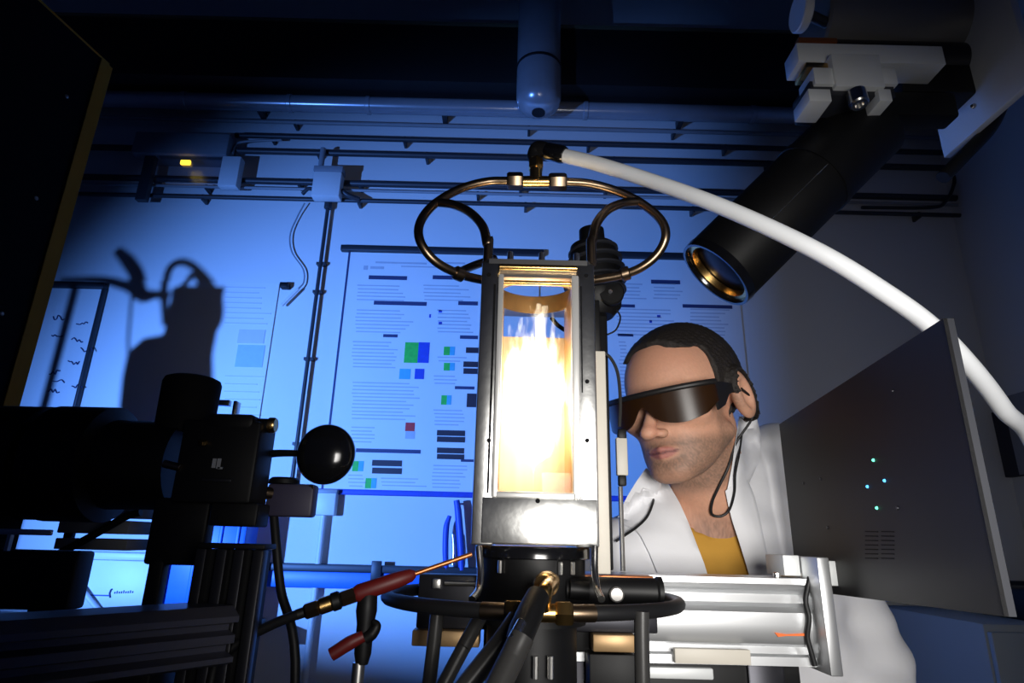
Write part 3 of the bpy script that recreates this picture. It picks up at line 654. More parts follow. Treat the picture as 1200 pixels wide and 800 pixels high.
# ------------------------------------------------------------------ tubing on top of the chamber
top = thing('gas_inlet_tubing', 'brown metal gas tubing with two loops and a brass tee over the chamber', 'tubing', (BX, BY, Z1))
tee = P(628, 212, 0.66)
def nutp(a, b, r_, name, mt=M['brass'], n_=6):
    a, b = V(a), V(b); L = (b - a).length
    part(name, MB().lathe(a, b - a, [(0, r_ * 0.85), (L * 0.12, r_), (L * 0.88, r_), (L, r_ * 0.85)], n_), mt, top)
part('tee_body', MB().cyl(P(612, 213, 0.66), P(645, 213, 0.66), 0.0072, 18).cyl(P(628, 214, 0.66), P(628, 190, 0.66), 0.0078, 18), M['brass'], top)
nutp(P(594, 212, 0.66), P(613, 212, 0.66), 0.0108, 'hex_nut', M['copper']); nutp(P(643, 213, 0.66), P(664, 213, 0.66), 0.0108, 'hex_nut', M['copper'])
nutp(P(628, 199, 0.66), P(628, 187, 0.66), 0.0100, 'hex_nut')
el0, el1 = P(627, 192, 0.66), P(627, 178, 0.66)
part('elbow', MB().tube([P(628, 187, 0.66), P(627, 181, 0.66), P(631, 175, 0.658), P(643, 177, 0.652), P(662, 182, 0.645)], 0.0098, radii=[0.0095, 0.0098, 0.0105, 0.0098, 0.0098]), M['rubber'], top)
nutp(P(640, 177, 0.653), P(662, 182, 0.645), 0.0112, 'hose_collar', M['black_gloss'], 20)
TR = 0.0054
FL, BK = BY - 0.052, BY + 0.05
part('loop_tube', MB().tube([P(598, 212, 0.66), P(570, 213, 0.66), P(538, 222, 0.655), P(508, 240, 0.645), P(492, 262, 0.635), P(493, 284, 0.63), P(510, 306, 0.64), P(538, 321, 0.66), P(566, 328, 0.68), P(580, 330, 0.69)], TR, 14), M['copper'], top)
part('branch_tube', MB().tube([P(512, 237, 0.647), P(532, 240, 0.64), P(552, 250, 0.63), P(566, 266, 0.615), P(571, 286, 0.608), V((P(572, 298, FL).x, FL, 1.615)), V((P(572, 298, FL).x, FL, Z1 - 0.001))], TR, 14), M['copper'], top)
part('rear_tube', MB().tube([P(536, 320, 0.66), P(556, 311, 0.70), P(580, 303, 0.72)], TR, 12), M['copper'], top)
part('loop_tube', MB().tube([P(660, 213, 0.66), P(690, 215, 0.66), P(720, 223, 0.66), P(750, 237, 0.655), P(774, 257, 0.65), P(780, 277, 0.65), P(770, 298, 0.66), P(750, 314, 0.67), P(725, 323, 0.68), P(696, 328, 0.69)], TR, 14), M['copper'], top)
part('branch_tube', MB().tube([P(748, 236, 0.655), P(730, 238, 0.65), P(712, 246, 0.64), P(699, 262, 0.625), P(694, 282, 0.612), V((P(693, 298, FL).x, FL, 1.615)), V((P(693, 298, FL).x, FL, Z1 - 0.001))], TR, 14), M['copper'], top)
nutp(P(728, 322, 0.679), P(738, 319, 0.676), 0.0085, 'joint_collar', M['copper'], 16); nutp(P(533, 319, 0.656), P(543, 323, 0.663), 0.0085, 'joint_collar', M['copper'], 16)
# long hose
hp = [P(655, 181, 0.648), P(700, 192, 0.635), P(760, 211, 0.615), P(830, 236, 0.58), P(900, 266, 0.55), P(970, 301, 0.53), P(1030, 338, 0.525), P(1085, 377, 0.53), P(1130, 421, 0.55), P(1175, 478, 0.59), P(1225, 560, 0.65)]
hp += [V((hp[-1].x + 0.03, 0.70, 1.05)), V((hp[-1].x + 0.04, 0.72, 0.4)), V((hp[-1].x + 0.05, 0.72, 0.012))]
single('gas_hose', MB().tube(hp, 0.0086, 18), M['hose'], 'long white hose arching from the brass tee to the right', 'hose', loc=hp[-1])

# ------------------------------------------------------------------ igniter / red valve at left
ign = thing('igniter_lead', 'red gripped igniter with brass coupling pointing at the burner base', 'igniter', P(430, 700, 0.55))
a, b = P(345, 721, 0.545), P(553, 649, 0.58)
def L_(t): return a + (b - a) * t
ax = (b - a).normalized()
def seg(t0, t1, r_, name, mt, n_=18, bev=0.0015): return part(name, MB().cyl(L_(t0), L_(t1), r_, n_, bev), mt, ign)
seg(0.0, 0.07, 0.0042, 'strain_relief', M['rubber']); seg(0.05, 0.13, 0.0068, 'coupling_nut', M['copper'], 6); seg(0.125, 0.20, 0.0066, 'coupling_sleeve', M['brass']); seg(0.19, 0.245, 0.0075, 'coupling_nut', M['black'], 20); seg(0.24, 0.33, 0.0068, 'coupling_nut', M['copper'], 6)
part('grip', MB().lathe(L_(0.32), ax, [(0, 0.006), (0.003, 0.0074), (0.036, 0.0068), (0.048, 0.0055), (0.052, 0.003)], 20), M['red'], ign, 'dark red grip')
seg(0.55, 1.0, 0.0021, 'rod', M['copper_red'], 12, 0.0005)
part('cable', MB().tube([L_(0.01), P(320, 731, 0.53), P(285, 749, 0.51), P(262, 768, 0.50), P(248, 795, 0.50), V((P(246, 800, 0.5).x, 0.5, 1.1)), V((P(246, 800, 0.5).x - 0.02, 0.5, TZ + 0.005))], 0.004), M['rubber'], ign)
val = thing('lever_valve', 'black valve with a red lever standing below the igniter', 'valve', (P(425, 760, 0.55).x, 0.55, TZ))
vx = P(424, 740, 0.56)
part('body', MB().lathe(P(424, 778, 0.56), EZ, [(0, 0.005), (0.008, 0.007), (0.03, 0.007), (0.04, 0.0088), (0.052, 0.008), (0.06, 0.004)], 20), M['black'], val)
part('lever', MB().tube([P(426, 745, 0.55), P(410, 753, 0.548), P(388, 767, 0.546)], 0.006, radii=[0.0045, 0.0055, 0.0052]), M['red'], val, 'red lever')
part('hook', MB().tube([P(428, 748, 0.555), P(436, 742, 0.555), P(441, 733, 0.555), P(437, 727, 0.555)], 0.004, radii=[0.005, 0.005, 0.004, 0.002]), M['black'], val)
part('stand_pipe', MB().cyl((vx.x, 0.56, TZ), (vx.x, 0.56, P(424, 776, 0.56).z), 0.0052, 16), M['steel'], val)

# ------------------------------------------------------------------ black hub behind the chamber
hub = thing('rear_hub', 'black ribbed rotary hub behind the upper right of the chamber', 'hub', P(695, 360, 0.80))
h0 = P(693, 270, 0.80); h1 = P(700, 372, 0.80); axh = h1 - h0; Lh = axh.length
part('core', MB().lathe(h0, axh, [(0, 0.018), (0.02 * Lh / 0.1, 0.019), (0.02 * Lh / 0.1, 0.032), (Lh * 0.55, 0.040), (Lh * 0.9, 0.034), (Lh, 0.022)], 36), M['black'], hub)
for i, (q, r_) in enumerate(((0.24, 0.036), (0.36, 0.041), (0.48, 0.044), (0.60, 0.045), (0.72, 0.043))):
    part('rib', MB().lathe(h0 + axh * q + V((0, 0.0, 0)), (axh.normalized() + V((0.10, 0, 0))).normalized(), [(0, r_ - 0.003), (0.001, r_), (0.004, r_), (0.005, r_ - 0.003)], 36), M['dark_steel'], hub)
part('cap', MB().lathe(P(715, 345, 0.775), -EY, [(0, 0.018), (0.008, 0.018), (0.010, 0.016)], 24), M['black'], hub)
part('cap_screw', MB().lathe(P(715, 342, 0.764), -EY, [(0, 0.003), (0.002, 0.003)], 12), M['chrome'], hub)
part('column', MB().box((P(700, 380, 0.80).x, 0.795, zt + 0.001), (P(711, 380, 0.80).x, 0.815, P(712, 350, 0.80).z), 0.002), M['black'], hub)
part('cable', MB().tube([P(646, 372, 0.80), P(655, 382, 0.80), P(668, 388, 0.80), P(690, 384, 0.80), P(702, 370, 0.80)], 0.003), M['rubber'], hub)
part('cable', MB().tube([P(712, 392, 0.79), P(722, 386, 0.79), P(727, 372, 0.79), P(722, 362, 0.79)], 0.0012, 8), M['rubber'], hub)
part('cable', MB().tube([P(706, 412, 0.785), P(716, 420, 0.785), P(724, 438, 0.785), P(727, 470, 0.785), P(726, 500, 0.785)], 0.0022, 8), M['hose_grey'], hub)
part('sensor_plug', MB().box(P(722, 512, 0.79) , P(735, 558, 0.80), 0.002), M['cream'], hub); part('sensor_plug_end', MB().box(P(724, 502, 0.79), P(733, 516, 0.80), 0.002).box(P(725, 556, 0.79), P(733, 570, 0.80), 0.002), M['black'], hub)
part('sensor_rod', MB().cyl(P(727, 570, 0.795), V((P(727, 570, 0.795).x, 0.795, zt + 0.001)), 0.003, 10), M['steel'], hub)

# ------------------------------------------------------------------ grey panel at right
q0 = P(913, 497, 0.86); q1 = P(1105, 373, 0.45); 
pz = (q0.z + q1.z) / 2 ; pb0 = P(916, 690, 0.86).z; pb1 = P(1171, 722, 0.45).z
t = thing('sheet_metal_panel', 'large dark grey sheet metal panel with four small lights at the right', 'panel', ((q0.x + q1.x) / 2, 0.65, min(pb0, pb1)))
# plane through q0 (far) and q1 (near), vertical
dx = V((q1.x - q0.x, q1.y - q0.y, 0)); Lp = dx.length; du = dx.normalized(); nrm = V((-du.y, du.x, 0))
if nrm.x < 0: nrm = -nrm                                         # points away from the burner, to +x
pts = [V((q0.x, q0.y, q0.z)), V((q1.x, q1.y, q1.z)), V((q1.x, q1.y, pb1)), V((q0.x, q0.y, pb0))]
psh = part('sheet', MB().prism(pts, nrm * 0.003), M['panel'], t)
part('edge_fold', MB().prism([pts[1], pts[1] + nrm * 0.008, pts[2] + nrm * 0.008, pts[2]], -du * 0.002), M['dark_steel'], t)
def PN(px, py, d=0.0):
    r_ = ray(px, py); n_ = nrm; tt = (q0 - CAM).dot(n_) / r_.dot(n_); return CAM + r_ * tt - n_ * d
for (px, py, mt, lb) in ((1024, 539, 'led_g', 'upper green light'), (1017, 570, 'led_b', 'left blue light'), (1037, 563, 'led_b', 'right blue light'), (1028, 595, 'led_g', 'lower green light')):
    part('indicator_light', MB().lathe(PN(px, py), -nrm, [(0, 0.0016), (0.0012, 0.0013), (0.0018, 0.0006)], 12), M[mt], t, lb)
for r_ in range(7):
    for c_ in range(2):
        a = PN(1014 + c_ * 19, 622 + r_ * 5.2, 0.0); b = PN(1029 + c_ * 19, 622.3 + r_ * 5.2, 0.0)
        part('vent_slot', MB().prism([a, b, b - EZ * 0.0009, a - EZ * 0.0009], -nrm * 0.0004), M['black_matt'], psh)
copies('rivet', MB().lathe((0, 0, 0), -nrm, [(0, 0.002), (0.0012, 0.0015)], 10), M['alu_dark'], t, [PN(942, 566), PN(962, 561), PN(970, 618), PN(1052, 595), PN(1046, 458)])
part('mount_tab', MB().box((xr_ + 0.012, ry0 + 0.0, e0.z - 0.03), (q0.x + 0.02, ry1, e0.z - 0.004), 0.001), M['alu_matt'], t)

# ------------------------------------------------------------------ tall black panel at left
pf = P(128, 77, 0.80); pn_dir = None
pk = P(40, -8, 0.80)                                             # point on the top edge line (only its direction is used)
far = V((pf.x, 0.80, pf.z)); ztop = pf.z
r_ = ray(40, -4); tt = (ztop - CAM.z) / r_.z; near = CAM + r_ * tt   # where the top edge leaves the frame
dirp = V((near.x - far.x, near.y - far.y, 0)); Ln = 0.42; dirp.normalize()
nr = V((dirp.y, -dirp.x, 0));
if nr.x > 0: nr = -nr                                            # thickness goes to the left
t = thing('blackout_board', 'tall black plywood panel with a bare wooden edge at the left', 'panel', (far.x, far.y, TZ))
A_, B_ = far, far + dirp * Ln
th = 0.018
part('board', MB().prism([V((A_.x, A_.y, TZ)), V((B_.x, B_.y, TZ)), V((B_.x, B_.y, ztop)), V((A_.x, A_.y, ztop))], nr * th), M['black_matt'], t)
outw = -dirp
part('bare_edge', MB().prism([V((A_.x, A_.y, TZ)) - nr * 0.001, V((A_.x, A_.y, ztop)) - nr * 0.001, V((A_.x, A_.y, ztop)) + nr * (th + 0.001), V((A_.x, A_.y, TZ)) + nr * (th + 0.001)], outw * 0.006), M['wood'], t, 'bare golden wood edge')
part('front_lipping', MB().prism([V((A_.x, A_.y, TZ)), V((A_.x, A_.y, ztop)), V((A_.x, A_.y, ztop)) + dirp * 0.016, V((A_.x, A_.y, TZ)) + dirp * 0.016], -nr * 0.0015), M['wood'], t)
part('top_lipping', MB().prism([V((A_.x, A_.y, ztop)), V((B_.x, B_.y, ztop)), V((B_.x, B_.y, ztop)) + nr * th, V((A_.x, A_.y, ztop)) + nr * th], EZ * 0.004), M['wood'], t)
copies('panel_screw', MB().lathe((0, 0, 0), -nr, [(0, 0.003), (0.0012, 0.002)], 10), M['steel'], t, [A_ + dirp * 0.05 - EZ * (0.10 + 0.17 * i) for i in range(3)])

# ------------------------------------------------------------------ optics at left
OY = 0.60
opt = thing('lens_barrel', 'long black lens barrel with a brass band lying at the left', 'lens', (P(110, 600, OY).x, OY, TZ))
bc = P(110, 543, OY); x0 = P(0, 540, OY).x - 0.09; x1 = P(218, 540, OY).x
def LX(px): return P(px, 540, OY).x - x0
rb = 0.040
part('barrel', MB().lathe((x0, OY, bc.z), EX, [(0, rb), (LX(0), rb), (LX(0), rb + .013), (LX(58), rb + .013), (LX(60), rb - .002), (LX(66), rb - .002), (LX(68), rb + .014), (LX(132), rb + .014), (LX(136), rb + .002), (LX(218), rb + .001)], 44), M['black'], opt)
part('brass_band', MB().lathe((x0 + LX(60.5), OY, bc.z), EX, [(0, rb - 0.001), (0.0008, rb + 0.001), (LX(66.0) - LX(61), rb + 0.001), (LX(66) - LX(60.5), rb - 0.001)], 44), M['brass'], opt)
part('focus_tab', MB().cyl(P(192, 543, OY - 0.045), P(212, 548, OY - 0.045), 0.0035, 12, 0.0005), M['copper'], opt, 'short copper coloured tab')
part('cradle', MB().box((P(-20, 590, OY).x, OY - 0.035, TZ), (P(34, 590, OY).x, OY + 0.0, bc.z - 0.036), 0.003), M['black_matt'], opt)
a, b = P(216, 491, OY - 0.045), P(292, 590, OY - 0.045)
mt_ = thing('optics_mount', 'black optics mount block with a tall knob on top', 'mount', ((a.x + b.x) / 2, OY, TZ))
mblk = part('block', MB().box((a.x, OY - 0.045, b.z), (b.x, OY - 0.005, a.z), 0.003), M['black'], mt_)
a2, b2 = P(248, 588, OY - 0.04), P(299, 617, OY - 0.04)
part('lower_block', MB().box((a2.x, OY - 0.04, b2.z), (b2.x, OY - 0.01, b.z + 0.001), 0.002), M['black'], mt_)
part('head', MB().box((P(240, 500, OY - 0.046).x, OY - 0.046, P(270, 502, OY - 0.046).z), (P(297, 490, OY - 0.046).x, OY - 0.012, P(270, 484, OY - 0.046).z), 0.004), M['black'], mt_)
kz0 = P(222, 497, OY).z; kz1 = P(222, 443, OY).z; kx = P(222, 470, OY).x
part('knob', MB().lathe((kx, OY, kz0 - 0.01), EZ, [(0, 0.026), (kz1 - kz0 + 0.004, 0.027), (kz1 - kz0 + 0.008, 0.0255), (kz1 - kz0 + 0.010, 0.021)], 36), M['black_matt'], mt_)
part('brass_screw', MB().lathe(P(296, 498, OY - .03), EX, [(0, 0.0064), (P(318, 498, OY - .03).x - P(296, 498, OY - .03).x, 0.0064)], 18), M['black'], mt_)
part('brass_tip', MB().lathe(P(316, 498, OY - .03), EX, [(0, 0.0072), (0.0045, 0.0072), (0.006, 0.0062)], 18), M['brass'], mt_)
for nm, aa, bb in (('engraved_mark', (249.5, 537, 0), (252, 548, 0)), ('engraved_mark', (255, 537, 0), (257.5, 549, 0)), ('engraved_mark', (255, 547, 0), (260.5, 549.5, 0))):
    u0, u1 = P(aa[0], aa[1], OY - 0.0455), P(bb[0], bb[1], OY - 0.0455); part(nm, MB().box(u0, (u1.x, u1.y + 0.0006, u1.z)), M['plastic_grey'], mblk)
part('set_screw', MB().cyl(P(238, 516, OY - 0.047), P(238, 520, OY - 0.0455), 0.004, 12), M['brass'], mt_)
part('groove_plate', MB().box(P(236, 560, OY - 0.047), P(272, 565, OY - 0.044), 0.0006), M['alu_dark'], mt_)
cb = MB().box(P(250, 487, 0.648), P(254, 474, 0.652), 0.0005).box(P(250, 474, 0.648), P(272, 470, 0.655), 0.0005).box(P(270, 490, 0.648), P(283, 472, 0.66), 0.001)
part('clip', cb, M['chrome'], mt_, 'small shiny clip')
# column under the mount
a, b = P(166, 590, OY), P(246, 700, OY)
part('column', MB().box((P(168, 690, OY - .03).x, OY - 0.03, TZ), (P(186, 690, OY - .03).x, OY - 0.018, P(200, 650, OY).z), 0.002), M['black'], mt_)
part('column_head', MB().box((P(168, 650, OY - .03).x, OY - 0.03, P(200, 662, OY - .03).z), (P(236, 650, OY - .03).x, OY - 0.012, P(200, 585, OY).z), 0.003), M['black'], mt_)
# round black stop on an arm
ball = thing('beam_stop', 'round black beam stop on a thin horizontal arm', 'beam stop', P(300, 531, OY))
c0 = P(382, 532, 0.585)
part('disc', MB().sphere(c0, (0.0275, 0.016, 0.0282), 36, 20), M['black_gloss'], ball)
part('arm', MB().tube([P(296, 534, OY), P(325, 531, 0.592), P(352, 531, 0.586)], 0.0032, radii=[0.0045, 0.0035, 0.003]), M['black'], ball)
# purple-grey connector box with cable
cbx = thing('connector_box', 'small purple grey connector box below the round beam stop', 'box', P(340, 610, 0.62))
a, b = P(315, 566, 0.61), P(365, 606, 0.61)
part('body', MB().box((a.x, 0.607, b.z), (b.x, 0.625, a.z), 0.003), M['purple'], cbx)
part('top_cap', MB().lathe(P(333, 567, 0.62), EZ, [(0, 0.015), (0.004, 0.0145), (0.006, 0.012)], 20), M['black'], cbx)
part('side_screw', MB().lathe(P(363, 571, 0.61), EX, [(0, 0.003), (0.004, 0.003)], 10), M['brass'], cbx)
part('link_rod', MB().tube([P(296, 576, OY), P(308, 577, 0.605), P(318, 578, 0.61)], 0.006), M['copper'], cbx)
part('cable', MB().tube([P(321, 604, 0.615), P(324, 640, 0.612), P(329, 690, 0.61), P(346, 800, 0.60), V((P(350, 815, 0.6).x, 0.6, TZ + 0.004))], 0.0042), M['rubber'], cbx)
# upright dark extrusion
a, b = P(232, 642, 0.50), P(311, 642, 0.50)
t = thing('upright_extrusion', 'dark grooved aluminium upright in front of the lens mount', 'upright', ((a.x + b.x) / 2, 0.53, TZ))
w = (b.x - a.x)
part('core', MB().box((a.x + 0.003, 0.505, TZ), (b.x - 0.003, 0.522, a.z - 0.0005)), M['black'], t)
copies('fin', MB().box((0, 0, 0), (w * 0.16, 0.012, a.z - TZ), 0.0015), M['alu_dark'], t, [(a.x + w * q, 0.497, TZ) for q in (0.0, 0.30, 0.56, 0.84)])
part('top_cap', MB().box((a.x, 0.498, a.z), (b.x, 0.524, a.z + 0.004), 0.001), M['black'], t)
# receding dark beam bottom left
q0_ = P(272, 709, 0.49); zt_ = q0_.z; hb = zt_ - P(268, 778, 0.49).z
e0_ = V((q0_.x, 0.49, zt_)); e1_ = V((P(0, 765, 0.34).x - 0.10, 0.30, zt_))
dd = (e1_ - e0_).normalized(); nn = V((-dd.y, dd.x, 0));
if nn.y > 0: nn = -nn
t = thing('dark_beam', 'dark grooved aluminium beam in the bottom left corner', 'beam', (e0_.x, e0_.y, TZ))
pr = [(0.010, 0), (0, hb * .16), (0, hb * .26), (.012, hb * .32), (.012, hb * .42), (.002, hb * .48), (.002, hb * .62), (.012, hb * .68), (.012, hb * .78), (0, hb * .84), (0, hb * .93), (.008, hb), (.05, hb), (.05, 0)]
part('profile', MB().prism([e0_ + nn * (0.012 - a_) - EZ * z_ for a_, z_ in pr], dd * (e1_ - e0_).length), M['beam_alu'], t, angle=20)
part('beam_foot', MB().box((e1_.x + 0.25, e1_.y + 0.03, TZ), (e1_.x + 0.29, e1_.y + 0.07, zt_ - hb + 0.001), 0.002), M['black'], t)
part('beam_foot', MB().box((e0_.x - 0.08, e0_.y - 0.02, TZ), (e0_.x - 0.04, e0_.y + 0.02, zt_ - hb + 0.001), 0.002), M['black'], t)
# black instrument at the left edge and shelf plates above it
a, b = P(-60, 642, 0.56), P(76, 716, 0.56)
t = thing('black_instrument', 'black box instrument at the lower left edge under the lens', 'instrument', ((a.x + b.x) / 2, 0.6, TZ))
part('case', MB().box((a.x, 0.56, b.z), (b.x, 0.585, a.z), 0.003), M['black'], t)
copies('foot', MB().box((-0.012, -0.012, TZ), (0.012, 0.012, b.z + 0.001)), M['black'], t, [(a.x + 0.02, 0.573, 0), (b.x - 0.02, 0.573, 0)])
part('front_bar', MB().box((a.x, 0.552, P(0, 626, 0.55).z), (P(58, 620, 0.55).x, 0.556, P(0, 619, 0.55).z), 0.001), M['alu_matt'], t)
part('front_bar_post', MB().box((P(2, 640, 0.55).x, 0.553, a.z - 0.001), (P(6, 640, 0.55).x, 0.557, P(0, 622, 0.55).z)), M['alu_matt'], t)
t = thing('slotted_shelf', 'purple grey slotted shelf between the lens and the white instrument', 'shelf', P(105, 645, 0.70))
for (y0, y1, xa_, xb_) in ((590, 604, 62, 160), (610, 624, 66, 152), (632, 643, 62, 150)):
    u0, u1 = P(xa_, y1, 0.70), P(xb_, y0, 0.70); part('shelf_plate', MB().box((u0.x, 0.70, u0.z), (u1.x, 0.78, u1.z), 0.001), M['plastic_grey'], t)
for xx in (64, 176):
    part('shelf_post', MB().box((P(xx, 640, 0.72).x - 0.004, 0.735, TZ), (P(xx, 640, 0.72).x + 0.004, 0.745, P(xx, 590, 0.72).z), 0.001), M['black'], t)
single('slack_cable', MB().tube([P(70, 648, 0.66), P(100, 632, 0.66), P(125, 618, 0.66), P(150, 604, 0.66), P(165, 600, 0.66)], 0.004), M['rubber'], 'black cable running diagonally over the slotted shelf', 'cable')
# white instrument on the rear bench
IY = 2.32; a, b = P(92, 646, IY), P(163, 728, IY)
t = thing('white_instrument', 'white instrument box with a printed dark line on the rear bench', 'instrument', ((a.x + b.x) / 2, IY + 0.1, bzt))
part('case', MB().box((a.x - 0.02, IY, bzt), (b.x + 0.01, IY + 0.06, P(130, 656, IY).z), 0.006), M['plastic_white'], t)
part('lid', MB().box((a.x - 0.005, IY - 0.005, P(130, 656, IY).z), (b.x + 0.012, IY + 0.065, a.z), 0.006), M['plastic_white'], t)
part('printed_line', MB().box((a.x - 0.02, IY - 0.0015, P(110, 698, IY).z), (P(128, 698, IY).x, IY, P(110, 696.4, IY).z)), M['ink_blue'], t)
ms = MB()
ms.tube([P(129, 700, IY - .002), P(128.5, 695, IY - .002), P(130, 691, IY - .002), P(131.5, 690, IY - .002)], 0.0026, 6, 4)
for i, hgt in enumerate((2.0, 3.0, 2.0, 2.4, 3.4, 2.0, 2.2, 3.0, 2.0)):
    x_ = 133.5 + i * 2.6; u0, u1 = P(x_, 695.4 - i * 0.1, IY - .0015), P(x_ + 1.9, 695.2 - hgt - i * 0.1, IY - .0015); ms.box(u0, (u1.x, IY, u1.z))
part('printed_mark', ms, M['ink'], t)
single('white_cable', MB().tube([P(89, 680, 2.30), P(97, 692, 2.30), P(110, 708, 2.305), P(122, 722, 2.31), V((P(126, 730, 2.31).x, 2.31, bzt + 0.01))], 0.009), M['plastic_white'], 'white cable hanging in front of the white instrument', 'cable')
# blue crate
a, b = P(186, 584, 2.40), P(277, 700, 2.40)
t = thing('blue_crate', 'bright blue plastic crate on the rear bench behind the upright', 'crate', ((a.x + b.x) / 2, 2.45, bzt))
part('body', MB().box((a.x, 2.40, bzt), (b.x, 2.52, a.z - 0.03), 0.008), M['blue'], t)
part('rim', MB().box((a.x - 0.008, 2.39, a.z - 0.03), (b.x + 0.008, 2.53, a.z), 0.004), M['blue'], t)
copies('side_rib', MB().box((-0.006, -0.008, 0), (0.006, 0.001, a.z - 0.03 - bzt), 0.002), M['blue'], t, [(a.x + (b.x - a.x) * q, 2.40, bzt) for q in (0.08, 0.5, 0.62, 0.74, 0.92)])

# ------------------------------------------------------------------ hardware top right
HY = 0.74
ov = thing('overhead_rail', 'grey metal overhead rail tube in the upper right corner', 'rail', (P(1150, 50, HY).x, HY, P(1000, 50, HY).z))
c0 = P(957, 22, HY + 0.04); xE = P(1195, 30, HY).x
part('tube_run', MB().lathe((c0.x, HY + 0.05, c0.z), EX, [(0, 0.052), (0.004, 0.056), (xE - c0.x, 0.056)], 40), M['grey_tube'], ov)
part('tube_run', MB().lathe((c0.x, HY + 0.05, P(957, 88, HY + 0.05).z + 0.03), EX, [(0, 0.03), (xE - c0.x, 0.03)], 32), M['alu_dark'], ov)
pz0 = P(1188, 130, 0.70)
part('side_plate', MB().box((P(1184, 60, 0.70).x, 0.68, P(1184, 105, 0.7).z), (P(1184, 60, 0.70).x + 0.012, 0.86, CZ), 0.002), M['alu_matt'], ov)
part('end_disc', MB().lathe(P(934, 14, HY) , EX, [(0, 0.028), (0.002, 0.030), (0.012, 0.030), (0.014, 0.028)], 36), M['plastic_white'], ov, 'white end disc')
part('end_axle', MB().cyl(P(940, 14, HY), V((c0.x + 0.002, HY + 0.02, P(940, 14, HY).z)), 0.008), M['dark_steel'], ov)
part('red_strip', MB().box((P(935, 46, HY - 0.01).x, HY - 0.012, P(950, 49.5, HY - 0.01).z), (P(980, 46, HY - 0.01).x, HY + 0.0, P(950, 45, HY - 0.01).z)), M['copper_red'], ov)
clp = thing('tube_clamp', 'bright aluminium clamp with a round knob under the overhead rail', 'clamp', P(1003, 120, HY - 0.02))
def B2(n_, x0_, y0_, x1_, y1_, d0, d1, mt, par=clp, bev=0.001, lab=None):
    a_, b_ = P(x0_, (y0_ + y1_) / 2, HY + d0), P(x1_, (y0_ + y1_) / 2, HY + d0); zt2, zb2 = P((x0_ + x1_) / 2, y0_, HY + d0).z, P((x0_ + x1_) / 2, y1_, HY + d0).z
    return part(n_, MB().box((a_.x, HY + d0, zb2), (b_.x, HY + d1, zt2), bev), M[mt], par, lab)
B2('bar', 935, 52, 1106, 73, -0.012, 0.03, 'alu_matt')
B2('clamp_body', 977, 63, 1034, 101, -0.03, 0.02, 'alu_matt')
B2('jaw', 954, 79, 977, 98, -0.026, 0.02, 'alu_matt'); B2('jaw', 1034, 79, 1051, 98, -0.026, 0.02, 'alu_matt')
B2('jaw_lip', 948, 104, 974, 118, -0.028, 0.02, 'alu_matt'); B2('jaw_lip', 1030, 104, 1045, 118, -0.028, 0.02, 'alu_matt')
B2('saddle', 950, 96, 1048, 112, -0.020, 0.03, 'dark_steel')
B2('brass_shim', 945, 73, 975, 79, -0.018, 0.02, 'brass', lab='thin brass shim')
kc = P(1003, 108, HY - 0.035)
part('knob', MB().lathe(kc, (0, -0.12, -1), [(0, 0.0115), (0.001, 0.0125), (0.022, 0.0125), (0.024, 0.0105), (0.024, 0.006), (0.020, 0.005)], 28), M['chrome'], clp, 'round knurled knob')
# black detector tube
e0_ = P(838, 322, 0.84); e1_ = P(1015, 148, 0.80); axd = (e1_ - e0_); Ld = axd.length; RD = 0.0605
det = thing('detector_tube', 'thick black detector tube with an amber lens hanging at the upper right', 'detector', e1_)
part('tube', MB().lathe(e0_, axd, [(0.004, RD - 0.006), (0, RD - 0.004), (0, RD - 0.001), (0.002, RD), (Ld * 0.62, RD), (Ld * 0.62, RD + 0.002), (Ld * 0.66, RD + 0.002), (Ld * 0.66, RD), (Ld, RD), (Ld, 0.02)], 56, False), M['black'], det)
part('front_ring', MB().lathe(e0_, axd, [(0.03, RD - 0.007), (0.002, RD - 0.006), (-0.001, RD - 0.004), (-0.001, RD), (0.012, RD + 0.0012), (0.012, RD)], 56, False), M['black_gloss'], det)
lens_m = mat('amber_lens', (0.03, 0.015, 0.006), 0.3, 0.0, spec=0.12)
an = axd.normalized()
part('lens', MB().lathe(e0_, axd, [(0.022, RD - 0.006), (0.017, RD * 0.75), (0.013, RD * 0.45), (0.011, RD * 0.15), (0.0108, 0.0005)], 48, False), lens_m, det, 'dark amber lens')
part('retaining_ring', MB().lathe(e0_, axd, [(0.006, RD - 0.0055), (0.006, RD - 0.012), (0.016, RD - 0.014), (0.016, RD - 0.0055)], 48, False), M['brass'], det)
side = an.cross(ray(900, 260).normalized()).normalized()
tow = -(ray(900, 260).normalized() - an * ray(900, 260).normalized().dot(an)).normalized()
part('highlight_line', MB().cyl(e0_ + an * 0.08 + tow * RD, e0_ + an * 0.21 + tow * RD, 0.0005, 6), M['steel'], det)  # thin bright strip drawn as the highlight along the tube
part('yoke', MB().box((P(940, 125, 0.77).x, 0.765, P(1000, 135, 0.77).z), (P(1120, 125, 0.77).x, 0.80, P(1000, 108, 0.77).z), 0.004), M['black'], det)
part('yoke', MB().box((P(1050, 120, 0.79).x, 0.77, P(1100, 118, 0.79).z), (P(1140, 120, 0.79).x, 0.82, P(1100, 80, 0.79).z), 0.004), M['black'], det)
part('strap', MB().tube([P(1175, 120, 0.80), P(1160, 150, 0.80), P(1130, 182, 0.80), P(1105, 208, 0.80)], 0.010), M['rubber'], det)
part('yoke_screw', MB().lathe(P(1085, 90, 0.768), -EY, [(0, 0.003), (0.002, 0.002)], 10), M['chrome'], det)
part('yoke_screw', MB().lathe(P(1140, 125, 0.76), -EY, [(0, 0.004), (0.004, 0.003)], 10), M['chrome'], det)

